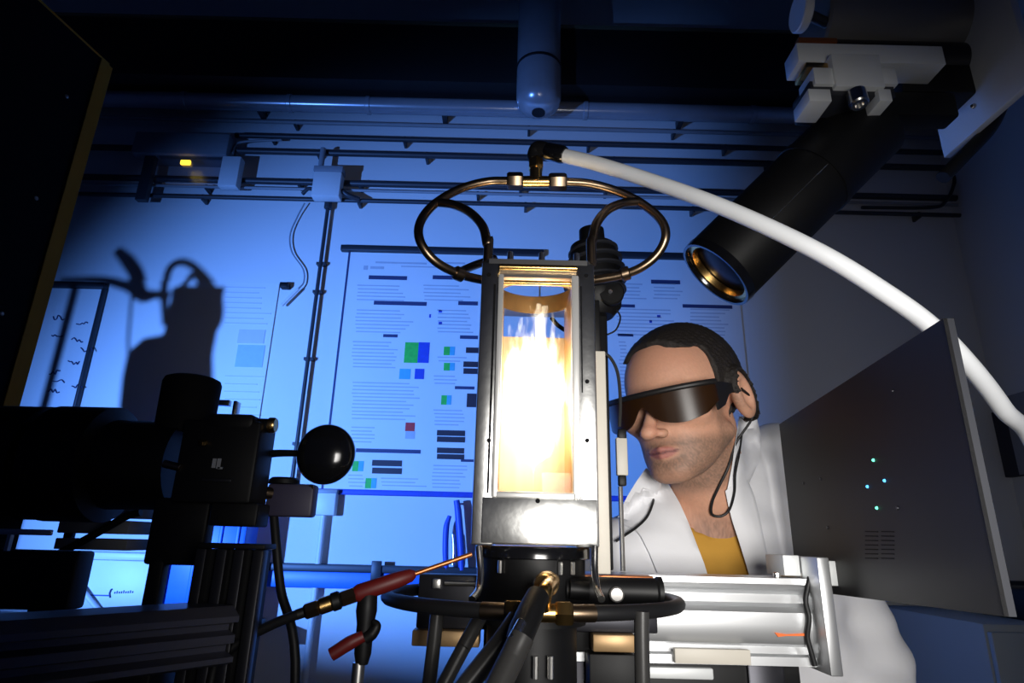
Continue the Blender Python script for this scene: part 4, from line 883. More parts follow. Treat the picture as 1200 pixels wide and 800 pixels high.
# ------------------------------------------------------------------ stage lamp that carries the blue light, out of frame
sl = thing('stage_lamp', 'black stage lamp with added light-cutting flaps behind the blackout board', 'lamp', (LAMP.x, LAMP.y, 0))
part('stand', MB().cyl((LAMP.x - 0.1, LAMP.y - 0.16, 0), (LAMP.x - 0.1, LAMP.y - 0.16, LAMP.z - 0.05), 0.015), M['black'], sl)
bd_ = (V((-0.52, 2.6, 1.45)) - LAMP).normalized()
part('housing', MB().lathe(LAMP - bd_ * 0.25, bd_, [(0, 0.06), (0.02, 0.09), (0.20, 0.09)], 28), M['black'], sl)
dv = (V((0.98, 2.6, 0)) - V((LAMP.x, LAMP.y, 0))).normalized(); dn = V((dv.y, -dv.x, 0))
part('side_light_block', MB().prism([LAMP + dv * 0.26 + EZ * 0.3, LAMP + dv * 0.26 - EZ * 0.3, LAMP + dv * 0.20 + dn * 0.30 - EZ * 0.3, LAMP + dv * 0.20 + dn * 0.30 + EZ * 0.3], dv * 0.002), M['black_matt'], sl)  # unseen plate added to darken the right of the back wall

hd_ = V((bd_.x, bd_.y, 0)).normalized(); hs_ = V((hd_.y, -hd_.x, 0))
part('lower_light_block', MB().prism([LAMP + hd_ * 0.25 - hs_ * 0.22 - EZ * 0.040, LAMP + hd_ * 0.25 + hs_ * 0.22 - EZ * 0.040, LAMP + hd_ * 0.22 + hs_ * 0.22 - EZ * 0.16, LAMP + hd_ * 0.22 - hs_ * 0.22 - EZ * 0.16], hd_ * 0.002), M['black_matt'], sl)  # unseen plate added to cut the blue light low on the wall

# ------------------------------------------------------------------ added stand, unseen left of the frame, shaped only to cast the wall shadow
SYy = 1.25; SXx = LAMP.x + (W(222, 420).x - LAMP.x) * (SYy - LAMP.y) / (WY - LAMP.y)
st = thing('shadow_caster_stand', 'added unseen shadow caster on a pole stand, shaping the shadow on the left wall', 'shadow caster', (SXx, SYy, 0))
def SH(px, py):   # point on the stand plane whose shadow from the blue lamp falls at this place on the wall
    w_ = W(px, py); l_ = LAMP; k_ = (SYy - l_.y) / (WY - l_.y); return l_ + (w_ - l_) * k_
part('stand_base', MB().lathe((SXx - 0.2, SYy, 0), EZ, [(0, 0.22), (0.02, 0.22), (0.03, 0.05)], 32), M['dark_steel'], st)
pxx = SH(70, 420).x; pzz = SH(220, 515).z
part('stand_pole', MB().cyl((pxx, SYy + 0.04, 0.02), (pxx, SYy + 0.04, SH(75, 325).z), 0.009), M['dark_steel'], st)
part('cross_arm', MB().tube([V((pxx, SYy + 0.04, pzz)), V((SXx, SYy + 0.04, pzz))], 0.012), M['dark_steel'], st)
bl, br = SH(190, 420), SH(250, 420)
part('chamber', MB().box((bl.x, SYy - 0.006, SH(220, 520).z), (br.x, SYy + 0.03, SH(220, 335).z), 0.004), M['steel'], st)  # added box, there only for its shadow outline
part('loop_tube', MB().tube([SH(196, 380), SH(194, 340), SH(198, 316), SH(210, 307), SH(225, 311), SH(245, 330), SH(258, 352), SH(258, 375), SH(248, 392)], 0.0075), M['copper'], st)
part('loop_tube', MB().tube([SH(204, 340), SH(215, 338), SH(225, 322), SH(235, 330), SH(240, 345)], 0.006), M['copper'], st)
part('shadow_arm', MB().tube([SH(200, 348), SH(185, 345), SH(170, 346), SH(150, 335), SH(118, 328), SH(70, 328)], 0.012, radii=[0.011, 0.008, 0.014, 0.010, 0.008, 0.005]), M['black'], st)
part('shadow_head', MB().tube([SH(137, 293), SH(150, 306), SH(160, 322), SH(165, 346)], 0.02, radii=[0.009, 0.014, 0.015, 0.016]), M['black'], st)  # added dark shape for the shadow outline, no lamp
part('hanging_cord', MB().tube([SH(156, 346), SH(154, 370), SH(152, 400), SH(153, 420)], 0.003), M['rubber'], st)
part('shadow_skirt', MB().prism([SH(192, 392), SH(170, 396), SH(152, 412), SH(146, 440), SH(138, 520), SH(255, 520), SH(250, 392)], (0, 0.012, 0)), M['black'], st)  # added plate cut to the lower shadow outline
# ------------------------------------------------------------------ the person (one surface grown from a distance field)
def smin(a, b, k):
    h_ = np.clip(0.5 + 0.5 * (b - a) / k, 0, 1); return b + (a - b) * h_ - k * h_ * (1 - h_)
def smax(a, b, k): return -smin(-a, -b, k)
def ell(p, c, r):
    q = [(p[i] - c[i]) / r[i] for i in range(3)]; k0 = np.sqrt(q[0] ** 2 + q[1] ** 2 + q[2] ** 2)
    k1 = np.sqrt((q[0] / r[0]) ** 2 + (q[1] / r[1]) ** 2 + (q[2] / r[2]) ** 2); return k0 * (k0 - 1) / np.maximum(k1, 1e-6)
def cap(p, a, b, ra, rb=None):
    rb = ra if rb is None else rb
    ba = [b[i] - a[i] for i in range(3)]; l2 = sum(q * q for q in ba)
    h_ = np.clip(sum((p[i] - a[i]) * ba[i] for i in range(3)) / l2, 0, 1)
    return np.sqrt(sum((p[i] - a[i] - ba[i] * h_) ** 2 for i in range(3))) - (ra + (rb - ra) * h_)
HC = P(803, 474, 0.885)                                   # between the ears
HROT = (Matrix.Rotation(math.radians(-5), 3, 'Y') @ Matrix.Rotation(math.radians(-45), 3, 'Z') @ Matrix.Rotation(math.radians(9), 3, 'X'))
HINV = np.array(HROT.inverted()); HS = 1.0
def to_head(p):
    d = [p[i] - HC[i] for i in range(3)]
    q = [(HINV[i][0] * d[0] + HINV[i][1] * d[1] + HINV[i][2] * d[2]) / HS for i in range(3)]
    return [q[0], q[1], np.where(q[2] < 0, q[2] / LOWF, q[2])]
LOWF = 0.86
def hp_(x, y, z):
    z = z * LOWF if z < 0 else z
    return HC + HROT @ (V((x, y, z)) * HS)
def head_sdf(q):
    x, y, z = q; ax_ = np.abs(x); s = [ax_, y, z]
    f = ell(q, (0, .014, .036), (.074, .096, .082))
    f = smin(f, ell(q, (0, -.040, .030), (.060, .052, .066)), .02)
    f = smin(f, ell(q, (0, -.036, -.030), (.060, .054, .072)), .02)
    f = smin(f, ell(q, (0, -.048, -.074), (.046, .042, .044)), .02)
    f = smin(f, cap(s, (.050, -.004, -.056), (.016, -.074, -.100), .016, .015), .022)
    f = smin(f, ell(q, (0, -.080, -.100), (.020, .016, .018)), .016)
    f = smin(f, ell(s, (.043, -.064, -.020), (.022, .022, .017)), .016)
    f = smin(f, cap(s, (.0, -.089, .016), (.038, -.078, .016), .010, .009), .014)
    f = smax(f, -ell(s, (.031, -.101, -.004), (.016, .014, .010)), .012)
    f = smin(f, ell(s, (.031, -.075, -.004), (.0125, .0125, .0125)), .003)
    f = smin(f, cap(q, (0, -.090, .004), (0, -.116, -.034), .0072, .0095), .012)
    f = smin(f, ell(q, (0, -.1175, -.0385), (.0110, .0110, .0100)), .006)
    f = smin(f, ell(s, (.0120, -.1025, -.0415), (.0072, .0100, .0074)), .006)
    f = smax(f, -ell(s, (.0060, -.1090, -.0495), (.0036, .006, .0040)), .003)
    f = smin(f, cap(s, (0, -.0968, -.0650), (.021, -.0870, -.0685), .0048, .0028), .006)
    f = smin(f, cap(s, (0, -.0950, -.0755), (.019, -.0865, -.0725), .0060, .0032), .006)
    f = smax(f, -cap(s, (0, -.1020, -.0702), (.024, -.0905, -.0702), .0018, .0012), .003)
    # ears
    e = ell([ax_, y * .97 + (z + .005) * .22, z - y * 0.0], (.080, .016, -.004), (.0125, .0235, .038))
    e = smax(e, -ell([ax_, y * .97 + (z + .005) * .22, z], (.092, .012, -.004), (.0105, .0120, .024)), .004)
    f = smin(f, e, .006)
    return f
NB = V((0.318, 0.975, 1.345))                              # base of the neck
SR, SL = V((0.165, 0.955, 1.262)), V((0.475, 1.035, 1.425))
PEL = V((0.43, 1.06, 0.93)); CH = V((0.345, 0.995, 1.20))
def torso_prims():
    L = []
    sc_ = 1.45
    def tors(p):
        q = [p[0], (p[1] - 1.0) * sc_ , p[2]]
        a = cap(q, (SR.x + .03, (SR.y + .01 - 1) * sc_, SR.z - .02), (SL.x - .03, (SL.y - 1) * sc_, SL.z - .03), .070)
        b = cap(q, (CH.x, (CH.y + .01 - 1) * sc_, CH.z + .02), (PEL.x, (PEL.y - 1) * sc_, PEL.z), .148, .150)
        return smin(a, b, .09) / 1.2
    L.append((tors, (0.0, .80, .70), (.70, 1.30, 1.56), .03))
    def trap(p): return smin(cap(p, NB + V((-.02, .01, .0)), SR + V((.03, 0, .02)), .050, .045), cap(p, NB + V((.02, .01, .02)), SL + V((-.02, 0, .01)), .054, .050), .04)
    L.append((trap, (.05, .84, 1.15), (.60, 1.16, 1.55), .035))
    return L
ELR, HDR = V((0.085, 1.03, 1.05)), V((0.075, 0.945, 0.99))
ELL, HDL = V((0.535, 1.02, 1.155)), V((0.50, 0.875, 0.995))
def arm_prims():
    return [((lambda p: smin(cap(p, SR, ELR, .052, .042), cap(p, ELR, HDR, .042, .030), .03)), (-.02, .76, .90), (.28, 1.12, 1.36), .03),
            ((lambda p: smin(cap(p, SL, ELL, .055, .045), cap(p, ELL, HDL, .044, .032), .03)), (.38, .76, .90), (.64, 1.14, 1.52), .03)]
def hand(c, s):
    # resting on the table edge, fingers towards the camera
    def f(p):
        q = [(p[0] - c.x) * s, p[1] - c.y, p[2] - c.z]
        d_ = ell(q, (0, -.045, -.012), (.040, .048, .015))
        for fx, ln in ((-.030, .058), (-.010, .070), (.010, .074), (.030, .064)):
            d_ = smin(d_, smin(cap(q, (fx, -.075, -.010), (fx * 1.1, -.075 - ln * .55, -.008), .0088, .0082), cap(q, (fx * 1.1, -.075 - ln * .55, -.008), (fx * 1.12, -.075 - ln, -.022), .0082, .007), .004), .006)
        d_ = smin(d_, smin(cap(q, (-.030, -.030, -.014), (-.056, -.060, -.018), .011, .0095), cap(q, (-.056, -.060, -.018), (-.060, -.088, -.020), .0092, .0075), .004), .008)
        return d_
    return f
def leg_prims():
    out_ = []
    for sx in (-1, 1):
        h_ = V((PEL.x + sx * .085, 1.06, .90)); kn = V((PEL.x + sx * .10, 1.04, .48)); an_ = V((PEL.x + sx * .10, 1.07, .09))
        def lf(p, h_=h_, kn=kn, an_=an_): return smin(smin(cap(p, h_, kn, .085, .058), cap(p, kn, an_, .056, .042), .03), cap(p, an_ + V((0, .03, -.045)), an_ + V((0, -.15, -.05)), .040, .036), .02)
        out_.append((lf, (h_.x - .16, .78, -.01), (h_.x + .16, 1.24, 1.05), .04))
    return out_
def neck(p):
    n0 = hp_(0, .022, -.045)
    return cap(p, n0, NB + V((0, 0, -.02)), .054, .054)
def grid_eval(prims, xs, ys, zs):
    F = np.full((len(xs), len(ys), len(zs)), 0.5, np.float32)
    for fn, lo, hi, k_ in prims:
        i0, i1 = np.searchsorted(xs, lo[0]), np.searchsorted(xs, hi[0]); j0, j1 = np.searchsorted(ys, lo[1]), np.searchsorted(ys, hi[1]); l0, l1 = np.searchsorted(zs, lo[2]), np.searchsorted(zs, hi[2])
        if min(i1 - i0, j1 - j0, l1 - l0) < 2: continue
        g = np.meshgrid(xs[i0:i1], ys[j0:j1], zs[l0:l1], indexing='ij')
        d_ = fn([q.astype(np.float32) for q in g]).astype(np.float32)
        S_ = F[i0:i1, j0:j1, l0:l1]; F[i0:i1, j0:j1, l0:l1] = smin(S_, d_, k_)
    return F
def axis(*segs):
    out_ = []
    for a, b, s in segs: out_.append(np.arange(a, b - s * 0.5, s))
    return np.concatenate(out_ + [np.array([segs[-1][1]])])
def surface_nets(F, xs, ys, zs):
    ins = F < 0; nx, ny, nz = F.shape
    cnt = np.zeros((nx - 1, ny - 1, nz - 1), np.int8)
    for a in (0, 1):
        for b in (0, 1):
            for c in (0, 1): cnt += ins[a:nx - 1 + a, b:ny - 1 + b, c:nz - 1 + c]
    act = (cnt > 0) & (cnt < 8); I, J, K = np.nonzero(act); n_ = len(I)
    idx = np.full(act.shape, -1, np.int32); idx[I, J, K] = np.arange(n_)
    acc = np.zeros((n_, 3)); num = np.zeros(n_)
    co = [xs, ys, zs]; cr = [(a, b, c) for a in (0, 1) for b in (0, 1) for c in (0, 1)]
    for u in cr:
        for ax_ in range(3):
            if u[ax_]: continue
            w_ = list(u); w_[ax_] = 1
            f0 = F[I + u[0], J + u[1], K + u[2]]; f1 = F[I + w_[0], J + w_[1], K + w_[2]]
            mk = (f0 < 0) != (f1 < 0); t_ = np.where(mk, f0 / np.where(mk, f0 - f1, 1), 0)
            p0 = np.stack([xs[I + u[0]], ys[J + u[1]], zs[K + u[2]]], 1); p1 = np.stack([xs[I + w_[0]], ys[J + w_[1]], zs[K + w_[2]]], 1)
            acc += np.where(mk[:, None], p0 + (p1 - p0) * t_[:, None], 0); num += mk
    Vv = acc / num[:, None]; faces = []
    for ax_ in range(3):
        sl0 = [slice(1, -1)] * 3; sl0[ax_] = slice(0, -1); sl1 = [slice(1, -1)] * 3; sl1[ax_] = slice(1, None)
        A = ins[tuple(sl0)]; B = ins[tuple(sl1)]
        for flip, mk in ((0, A & ~B), (1, ~A & B)):
            ii = list(np.nonzero(mk))
            for d_ in range(3):
                if d_ != ax_: ii[d_] = ii[d_] + 1
            o1, o2 = (ax_ + 1) % 3, (ax_ + 2) % 3
            def g(a, b):
                q = [ii[0].copy(), ii[1].copy(), ii[2].copy()]; q[o1] -= a; q[o2] -= b; return idx[q[0], q[1], q[2]]
            quad = np.stack([g(1, 1), g(0, 1), g(0, 0), g(1, 0)], 1)
            if flip: quad = quad[:, ::-1]
            faces.append(quad)
    return Vv, np.concatenate(faces)
def np_mesh(name, Vv, Fc, off, material):
    me = bpy.data.meshes.new(name); me.from_pydata((Vv - np.array(off)).tolist(), [], Fc.tolist()); me.shade_smooth(); me.materials.append(material); me.update(); return me
def np_part(name, Vv, Fc, material, parent, label=None):
    o = bpy.data.objects.new(name, np_mesh(name, Vv, Fc, root_loc(parent), material)); COL.objects.link(o)
    o.parent = parent
    if label: o['label'] = label
    return o
head_box = (HC.x - .14, HC.y - .15, HC.z - .15), (HC.x + .14, HC.y + .15, HC.z + .16)
headp = [((lambda p: head_sdf(to_head(p)) * HS), *head_box, .012)]
neckp = [(neck, (.14, .78, 1.25), (.46, 1.12, 1.52), .02)]
bodyp = leg_prims() + torso_prims() + arm_prims() + [(hand(HDR, 1), (HDR.x - .12, .76, .93), (HDR.x + .12, .98, 1.06), .015), (hand(HDL, -1), (HDL.x - .12, .70, .93), (HDL.x + .12, .92, 1.06), .015)] + neckp
xs = axis((-.06, HC.x - .11, .006), (HC.x - .11, HC.x + .12, .0024), (HC.x + .12, .72, .006))
ys = axis((.68, HC.y - .135, .006), (HC.y - .135, HC.y + .12, .0024), (HC.y + .12, 1.32, .010))
zs = axis((-.02, .92, .018), (.92, 1.04, .005), (1.04, HC.z - .135, .010), (HC.z - .135, HC.z + .135, .0024), (HC.z + .135, HC.z + .16, .006))
F = grid_eval(bodyp + headp, xs, ys, zs)
Vb, Fb = surface_nets(F, xs, ys, zs)
# skin with its own local colouring (lips, stubble, brows) stored per vertex
skin = bpy.data.materials.new('skin'); skin.use_nodes = True; nt = skin.node_tree; b_ = nt.nodes['Principled BSDF']
at_ = nt.nodes.new('ShaderNodeAttribute'); at_.attribute_name = 'skin_tint'; nt.links.new(at_.outputs['Color'], b_.inputs['Base Color'])
b_.inputs['Roughness'].default_value = 0.62; b_.inputs['Subsurface Weight'].default_value = 0.12; b_.inputs['Subsurface Radius'].default_value = (0.006, 0.002, 0.001)
nzs = nt.nodes.new('ShaderNodeTexNoise'); nzs.inputs['Scale'].default_value = 420; bps = nt.nodes.new('ShaderNodeBump'); bps.inputs['Strength'].default_value = 0.18; bps.inputs['Distance'].default_value = 0.001
tcs = nt.nodes.new('ShaderNodeTexCoord'); nt.links.new(tcs.outputs['Object'], nzs.inputs['Vector']); nt.links.new(nzs.outputs['Fac'], bps.inputs['Height']); nt.links.new(bps.outputs[0], b_.inputs['Normal'])
FOOT = V((PEL.x, 1.05, 0.0))
person = bpy.data.objects.new('person', np_mesh('person', Vb, Fb, FOOT, skin)); COL.objects.link(person); person.location = FOOT
tag(person, 'person in white lab coat and dark goggles leaning towards the flame', 'person')
q = to_head([Vb[:, 0], Vb[:, 1], Vb[:, 2]]); hx, hy, hz_ = q; axh_ = np.abs(hx)
rng = np.random.default_rng(3); nv = len(Vb)
colr = np.tile(np.array([0.60, 0.315, 0.205]), (nv, 1)) * (1 + rng.normal(0, 0.03, (nv, 1)))
def blend(mask, c): 
    global colr
    colr = colr * (1 - mask[:, None]) + np.array(c) * mask[:, None]
sm = lambda e0, e1, v: np.clip((v - e0) / (e1 - e0), 0, 1) ** 2 * (3 - 2 * np.clip((v - e0) / (e1 - e0), 0, 1))
near_head = sm(.16, .13, np.sqrt(hx ** 2 + hy ** 2 + hz_ ** 2))
blend(.45 * near_head * sm(.02, .008, np.sqrt(hx ** 2 + (hy + .112) ** 2 + (hz_ + .036) ** 2)), (.62, .22, .15))
blend(.35 * near_head * sm(.03, .06, hz_) * sm(-.03, -.06, hy), (.58, .26, .16))
stub = near_head * sm(-.040, -.062, hz_ + .15 * np.maximum(hy + .085, -0.02)) * sm(.035, .005, hy) * (.55 + .30 * rng.random(nv))
stub *= 1 - .9 * sm(.024, .014, np.sqrt((hx * .8) ** 2 + ((hz_ + .071) * 1.7) ** 2)) * sm(-.075, -.085, hy)
blend(stub, (.13, .085, .06))
side_b = near_head * sm(.05, .062, axh_) * sm(.012, -.008, hy) * sm(-.045, -.03, hy) * sm(.02, -.01, hz_) * (.3 + .3 * rng.random(nv))
blend(side_b, (.10, .07, .05))
lip = near_head * sm(1.0, .75, np.sqrt((hx / .0235) ** 2 + ((hz_ + .0705) / .0105) ** 2)) * sm(-.082, -.088, hy)
blend(lip * .9, (.36, .125, .105))
crease = near_head * sm(.0026, .0010, np.abs(hz_ + .0703)) * sm(.026, .022, axh_) * sm(-.080, -.086, hy)
blend(crease * .8, (.10, .03, .03))
brow = near_head * sm(.007, .003, np.abs(hz_ - .018 + .1 * np.abs(axh_ - .03))) * sm(.05, .044, axh_) * sm(.008, .014, axh_) * sm(-.06, -.07, hy)
blend(brow * .8, (.04, .025, .018))
chest = sm(.055, .02, np.abs(Vb[:, 0] - .30)) * sm(1.36, 1.325, Vb[:, 2]) * sm(1.22, 1.26, Vb[:, 2]) * (.35 + .35 * rng.random(nv))
blend(chest, (.12, .07, .05))
ca = person.data.color_attributes.new('skin_tint', 'FLOAT_COLOR', 'POINT')
ca.data.foreach_set('color', np.concatenate([np.clip(colr, 0, 1), np.ones((nv, 1))], 1).astype(np.float32).ravel())

# hair: close-cropped cap
M['hair'] = mat('dark_hair', (0.014, 0.010, 0.008), 0.65, var=0.5, scale=900, bump=0.7, bscale=700)
def hair_fn(p):
    q = to_head(p); x, y, z = q; ax_ = np.abs(x)
    wig = .0018 * np.sin(x * 190) * np.sin(z * 170 + 1) + .0010 * np.sin(y * 300 + z * 200)
    top_ = (.074 - 0.20 * np.maximum(-(y + .055), 0) + 0.0 * ax_) - z            # negative above the hairline
    top_ = np.maximum(top_, (-.074 + .15 * ax_) - y)
    side_ = np.maximum(np.maximum((-.030 - .12 * np.maximum(z - .03, 0)) - y, .000 - z), .045 - ax_)
    back_ = np.maximum(.018 - y, -.055 - z)
    mk = np.minimum(np.minimum(top_, side_), back_) + wig
    hs = head_sdf([x, y, z])
    earcut = -ell([ax_, y + (z + .005) * .22, z], (.082, .016, -.006), (.024, .026, .040))
    return np.maximum(np.maximum(hs - .0055 - .0012 * np.sin(x * 500) * np.sin(y * 480) * np.sin(z * 520), mk * .8), earcut)
gx, gy, gz = (np.arange(head_box[0][i] + .01, head_box[1][i] - .005, .0023) for i in range(3))
Fh = hair_fn(np.meshgrid(gx, gy, gz, indexing='ij'))
np_part('hair', *surface_nets(Fh, gx, gy, gz), M['hair'], person, 'short cropped dark hair')

# ---- clothing
folds = lambda p: .0022 * np.sin(p[0] * 60 + p[2] * 45) + .0018 * np.sin(p[0] * 38 - p[2] * 85 + p[1] * 30) + .0012 * np.sin(p[2] * 130 + p[0] * 20)
M['coat'] = mat('white_cotton', (0.80, 0.80, 0.82), 0.85, var=0.03, scale=20, bump=0.25, bscale=25)
M['shirt'] = mat('ochre_cotton', (0.52, 0.27, 0.035), 0.85, var=0.08, scale=40, bump=0.3, bscale=40)
M['trouser'] = mat('dark_denim', (0.03, 0.035, 0.06), 0.85, var=0.15, scale=60)
def full_clothed(p_axes, with_arms=True):
    return grid_eval(torso_prims() + (arm_prims() if with_arms else []), *p_axes)
cx_, cy_, cz_ = axis((-.03, .70, .006)), axis((.76, 1.30, .006)), axis((.80, 1.56, .006))
Fc = full_clothed((cx_, cy_, cz_)); G = np.meshgrid(cx_, cy_, cz_, indexing='ij')
A1, A2, B1, B2_ = P(792, 572, .90), P(834, 700, .90), P(862, 556, .90), P(883, 700, .90)
def line_side(p, a, b): # signed distance in x-z, positive to the right of a->b going down
    dx_, dz_ = b.x - a.x, b.z - a.z; L_n = math.hypot(dx_, dz_); return ((p[0] - a.x) * (-dz_) + (p[2] - a.z) * dx_) / L_n
def vcut(p):    # negative inside the open front
    return np.maximum(np.maximum(-line_side(p, A1, A2), line_side(p, B1, B2_)), p[1] - 0.985)
hole_r = .060
def neckhole(p): return cap(p, hp_(0, .03, -.02), NB + V((-.018, -.012, .015)), hole_r, .056)
Fcoat = Fc - .013 + folds(G).astype(np.float32)
Fcoat = smax(Fcoat, -vcut(G).astype(np.float32), .004); Fcoat = smax(Fcoat, -neckhole(G).astype(np.float32), .006)
Fcoat = np.maximum(Fcoat, .83 - G[2]); 
for hd, el in ((HDR, ELR), (HDL, ELL)):   # cuffs
    ax_c = (hd - el).normalized(); Fcoat = np.maximum(Fcoat, np.where(cap(G, el, hd + ax_c * .12, .075) < 0, (G[0] - hd.x) * ax_c.x + (G[1] - hd.y) * ax_c.y + (G[2] - hd.z) * ax_c.z + .015, -1))
np_part('lab_coat', *surface_nets(Fcoat.astype(np.float32), cx_, cy_, cz_), M['coat'], person, 'white lab coat')
Fs = full_clothed((cx_, cy_, cz_), False) - .004 + .4 * folds(G).astype(np.float32)
scoop = cap(G, hp_(0, .03, -.03), P(831, 634, .91) + V((0, .05, 0.03)), .070, .048)
Fs = smax(Fs, -scoop, .004); Fs = np.maximum(Fs, .87 - G[2])
np_part('t_shirt', *surface_nets(Fs.astype(np.float32), cx_, cy_, cz_), M['shirt'], person, 'ochre yellow t-shirt')
tx, ty, tz = axis((.16, .70, .012)), axis((.80, 1.26, .012)), axis((.03, 1.06, .012))
Ft = grid_eval(leg_prims() + torso_prims(), tx, ty, tz) - .004; GT = np.meshgrid(tx, ty, tz, indexing='ij'); Ft = np.maximum(np.maximum(Ft, GT[2] - .95), .07 - GT[2])
np_part('trousers', *surface_nets(Ft.astype(np.float32), tx, ty, tz), M['trouser'], person, 'dark trousers')
# surfaces traced on the clothes
def tri(F_, axs, p):
    i = []; w_ = []
    for a, v in zip(axs, p):
        k_ = int(np.clip(np.searchsorted(a, v) - 1, 0, len(a) - 2)); i.append(k_); w_.append(min(max((v - a[k_]) / (a[k_ + 1] - a[k_]), 0), 1))
    r_ = 0
    for a in (0, 1):
        for b in (0, 1):
            for c in (0, 1): r_ += F_[i[0] + a, i[1] + b, i[2] + c] * (w_[0] if a else 1 - w_[0]) * (w_[1] if b else 1 - w_[1]) * (w_[2] if c else 1 - w_[2])
    return r_
Fsolid = np.minimum(Fc - .013 + folds(G).astype(np.float32), neck(G).astype(np.float32))
def hit(px, py, F_=Fsolid, y0=.79, default=.92):
    d_ = ray(px, py); Y = y0
    while Y < 1.2:
        p_ = CAM + d_ * (Y / d_.y)
        if tri(F_, (cx_, cy_, cz_), p_) < 0: return p_
        Y += .002
    return CAM + d_ * (default / d_.y)
def sheet(name, left, right, lift, th_, mt, label=None, n_=14, m_=9):
    """cloth strip between two pixel polylines, laid over the coat"""
    def at(pl, t_):
        k_ = t_ * (len(pl) - 1); i = min(int(k_), len(pl) - 2); f = k_ - i; return (pl[i][0] * (1 - f) + pl[i + 1][0] * f, pl[i][1] * (1 - f) + pl[i + 1][1] * f)
    Yg = np.zeros((n_ + 1, m_ + 1)); dirs = {}
    for i in range(n_ + 1):
        l_, r_ = at(left, i / n_), at(right, i / n_)
        for j in range(m_ + 1):
            s_ = j / m_; px, py = l_[0] * (1 - s_) + r_[0] * s_, l_[1] * (1 - s_) + r_[1] * s_
            h_ = hit(px, py); Yg[i, j] = h_.y; dirs[i, j] = ray(px, py)
    for _ in range(3):
        Yp = np.pad(Yg, 1, mode='edge'); Yg = np.minimum(Yg, (Yp[:-2, 1:-1] + Yp[2:, 1:-1] + Yp[1:-1, :-2] + Yp[1:-1, 2:] + 2 * Yg) / 6)
    vs = []; fs = []
    for lay in (0, 1):
        for i in range(n_ + 1):
            for j in range(m_ + 1):
                e_ = math.sin(math.pi * j / m_) * .003
                Y = Yg[i, j] - lift - e_ + lay * th_; d_ = dirs[i, j]; vs.append(CAM + d_ * (Y / d_.y))
    w_ = m_ + 1; o_ = (n_ + 1) * w_
    for i in range(n_):
        for j in range(m_):
            a = i * w_ + j; fs += [(a, a + 1, a + w_ + 1, a + w_), (o_ + a, o_ + a + w_, o_ + a + w_ + 1, o_ + a + 1)]
    bd = [j for j in range(w_)] + [i * w_ + m_ for i in range(1, n_ + 1)] + [n_ * w_ + j for j in range(m_ - 1, -1, -1)] + [i * w_ for i in range(n_ - 1, 0, -1)]
    for a, b in zip(bd, bd[1:] + bd[:1]): fs.append((a, b, o_ + b, o_ + a))
    return part(name, MB().raw(vs, fs), mt, person, label, angle=60)
sheet('lapel', [(752, 566), (738, 590), (726, 612), (748, 622), (762, 650), (778, 690)], [(783, 566), (796, 588), (806, 610), (816, 636), (826, 662), (836, 696)], .007, .004, M['coat'])
sheet('lapel', [(850, 575), (853, 590), (858, 610), (866, 634), (874, 660), (884, 696)], [(874, 556), (884, 580), (890, 604), (896, 634), (902, 662), (909, 696)], .007, .004, M['coat'])
sheet('collar', [(866, 488), (862, 515), (858, 545), (852, 575)], [(886, 486), (892, 510), (890, 540), (876, 570)], .007, .004, M['coat'], n_=10, m_=6)
sheet('collar', [(757, 548), (745, 565), (733, 585), (724, 606)], [(772, 556), (776, 572), (766, 592), (752, 614)], .010, .004, M['coat'], n_=10, m_=6)

# goggles
M['goggle_frame'] = mat('black_goggle_plastic', (0.010, 0.009, 0.009), 0.5)
M['goggle_lens'] = mat('dark_amber_visor', (0.022, 0.009, 0.003), 0.3, spec=0.25)
gz0, gz1 = -.021, .015
def visor(ang, z, bulge=0.0):   # wrap-around curve, head coordinates
    rx, ry = .086, .064; return hp_(math.sin(ang) * rx, -.054 - math.cos(ang) * ry * 1.0 - bulge, z)
vs = []; fs = []; nA = 40; nZ = 8
for lay in (0, .003):
    for i in range(nA + 1):
        an_ = -1.36 + 2.72 * i / nA; u = abs(an_)
        low = gz0 - .010 * math.exp(-((u - .62) / .38) ** 2) + .024 * math.exp(-(u / .17) ** 2) + .012 * sm(1.0, 1.36, np.array(u))
        for j in range(nZ + 1):
            z_ = low + (gz1 - low) * j / nZ; vs.append(visor(an_, z_, .004 - lay))
w_ = nZ + 1; o_ = (nA + 1) * w_
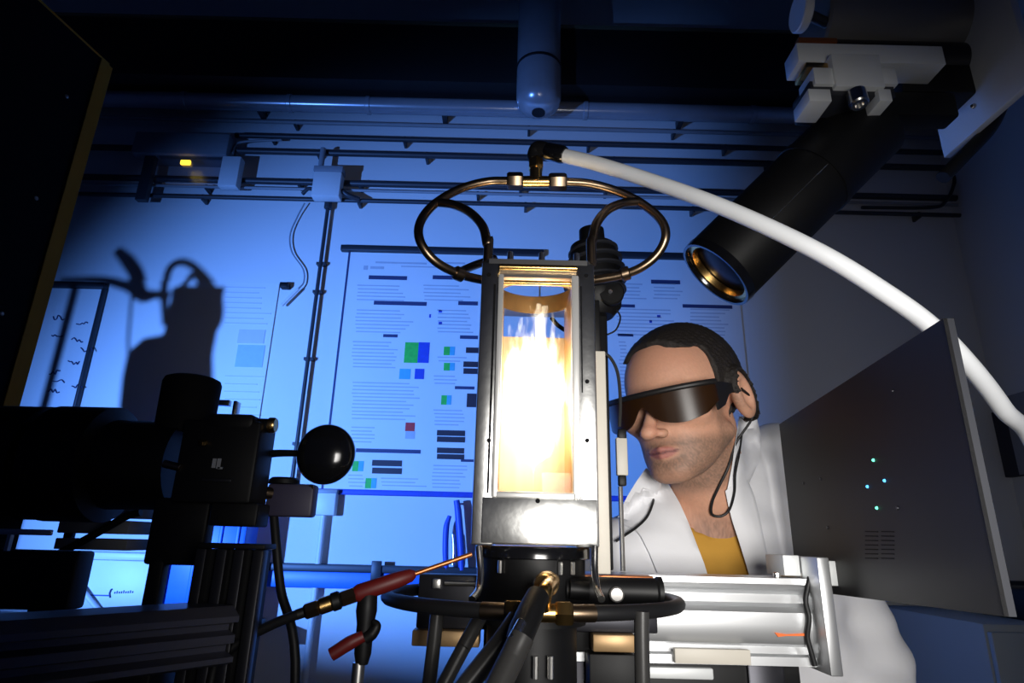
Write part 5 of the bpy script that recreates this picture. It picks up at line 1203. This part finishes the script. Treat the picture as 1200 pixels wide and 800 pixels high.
for i in range(nA):
    for j in range(nZ):
        a = i * w_ + j; fs += [(a, a + w_, a + w_ + 1, a + 1), (o_ + a, o_ + a + 1, o_ + a + w_ + 1, o_ + a + w_)]
bd = [j for j in range(w_)] + [i * w_ + nZ for i in range(1, nA + 1)] + [nA * w_ + j for j in range(nZ - 1, -1, -1)] + [i * w_ for i in range(nA - 1, 0, -1)]
for a, b in zip(bd, bd[1:] + bd[:1]): fs.append((a, b, o_ + b, o_ + a))
gog = thing('safety_goggles', 'wrap-around dark amber laser goggles worn by the person', 'goggles', hp_(0, -.11, -.005))
part('visor', MB().raw(vs, fs), M['goggle_lens'], gog, 'dark amber visor', angle=50)
part('brow_bar', MB().tube([visor(-1.40 + 2.8 * i / 16, gz1 + .003,   .005) for i in range(17)], .0038, 10, 3), M['goggle_frame'], gog)
for sx in (-1, 1):
    part('temple_arm', MB().prism([hp_(sx * .0825, -.072, .019), hp_(sx * .0825, -.03, .016), hp_(sx * .083, .004, .012), hp_(sx * .083, .004, .005), hp_(sx * .0825, -.03, .000), hp_(sx * .0825, -.050, -.016), hp_(sx * .0825, -.072, -.022)], HROT @ V((-sx * .003, 0, 0))), M['goggle_frame'], gog)
crd = MB().tube([hp_(.084, .008, .006), hp_(.086, .030, -.012), hp_(.080, .034, -.040), hit(861, 520, y0=.84) - EY * .004, hit(852, 548) - EY * .005, hit(841, 570) - EY * .006, hit(833, 588) - EY * .007, hit(832, 602) - EY * .008, hit(842, 605) - EY * .008, hit(852, 598) - EY * .008, hit(857, 578) - EY * .012, hit(858, 556) - EY * .012, hit(862, 535) - EY * .012, hit(866, 512) - EY * .010], .0019, 8)
part('cord', crd, M['rubber'], gog, 'thin black cord')
part('cord', MB().tube([hp_(-.083, .012, .004), hp_(-.086, .03, -.03), hit(765, 556) - EY * .014, hit(765, 574) - EY * .016, hit(762, 590) - EY * .016, hit(755, 606) - EY * .017, hit(743, 618) - EY * .016, hit(730, 627) - EY * .014, hit(720, 634) - EY * .012], .0019, 8), M['rubber'], gog, 'thin black cord')
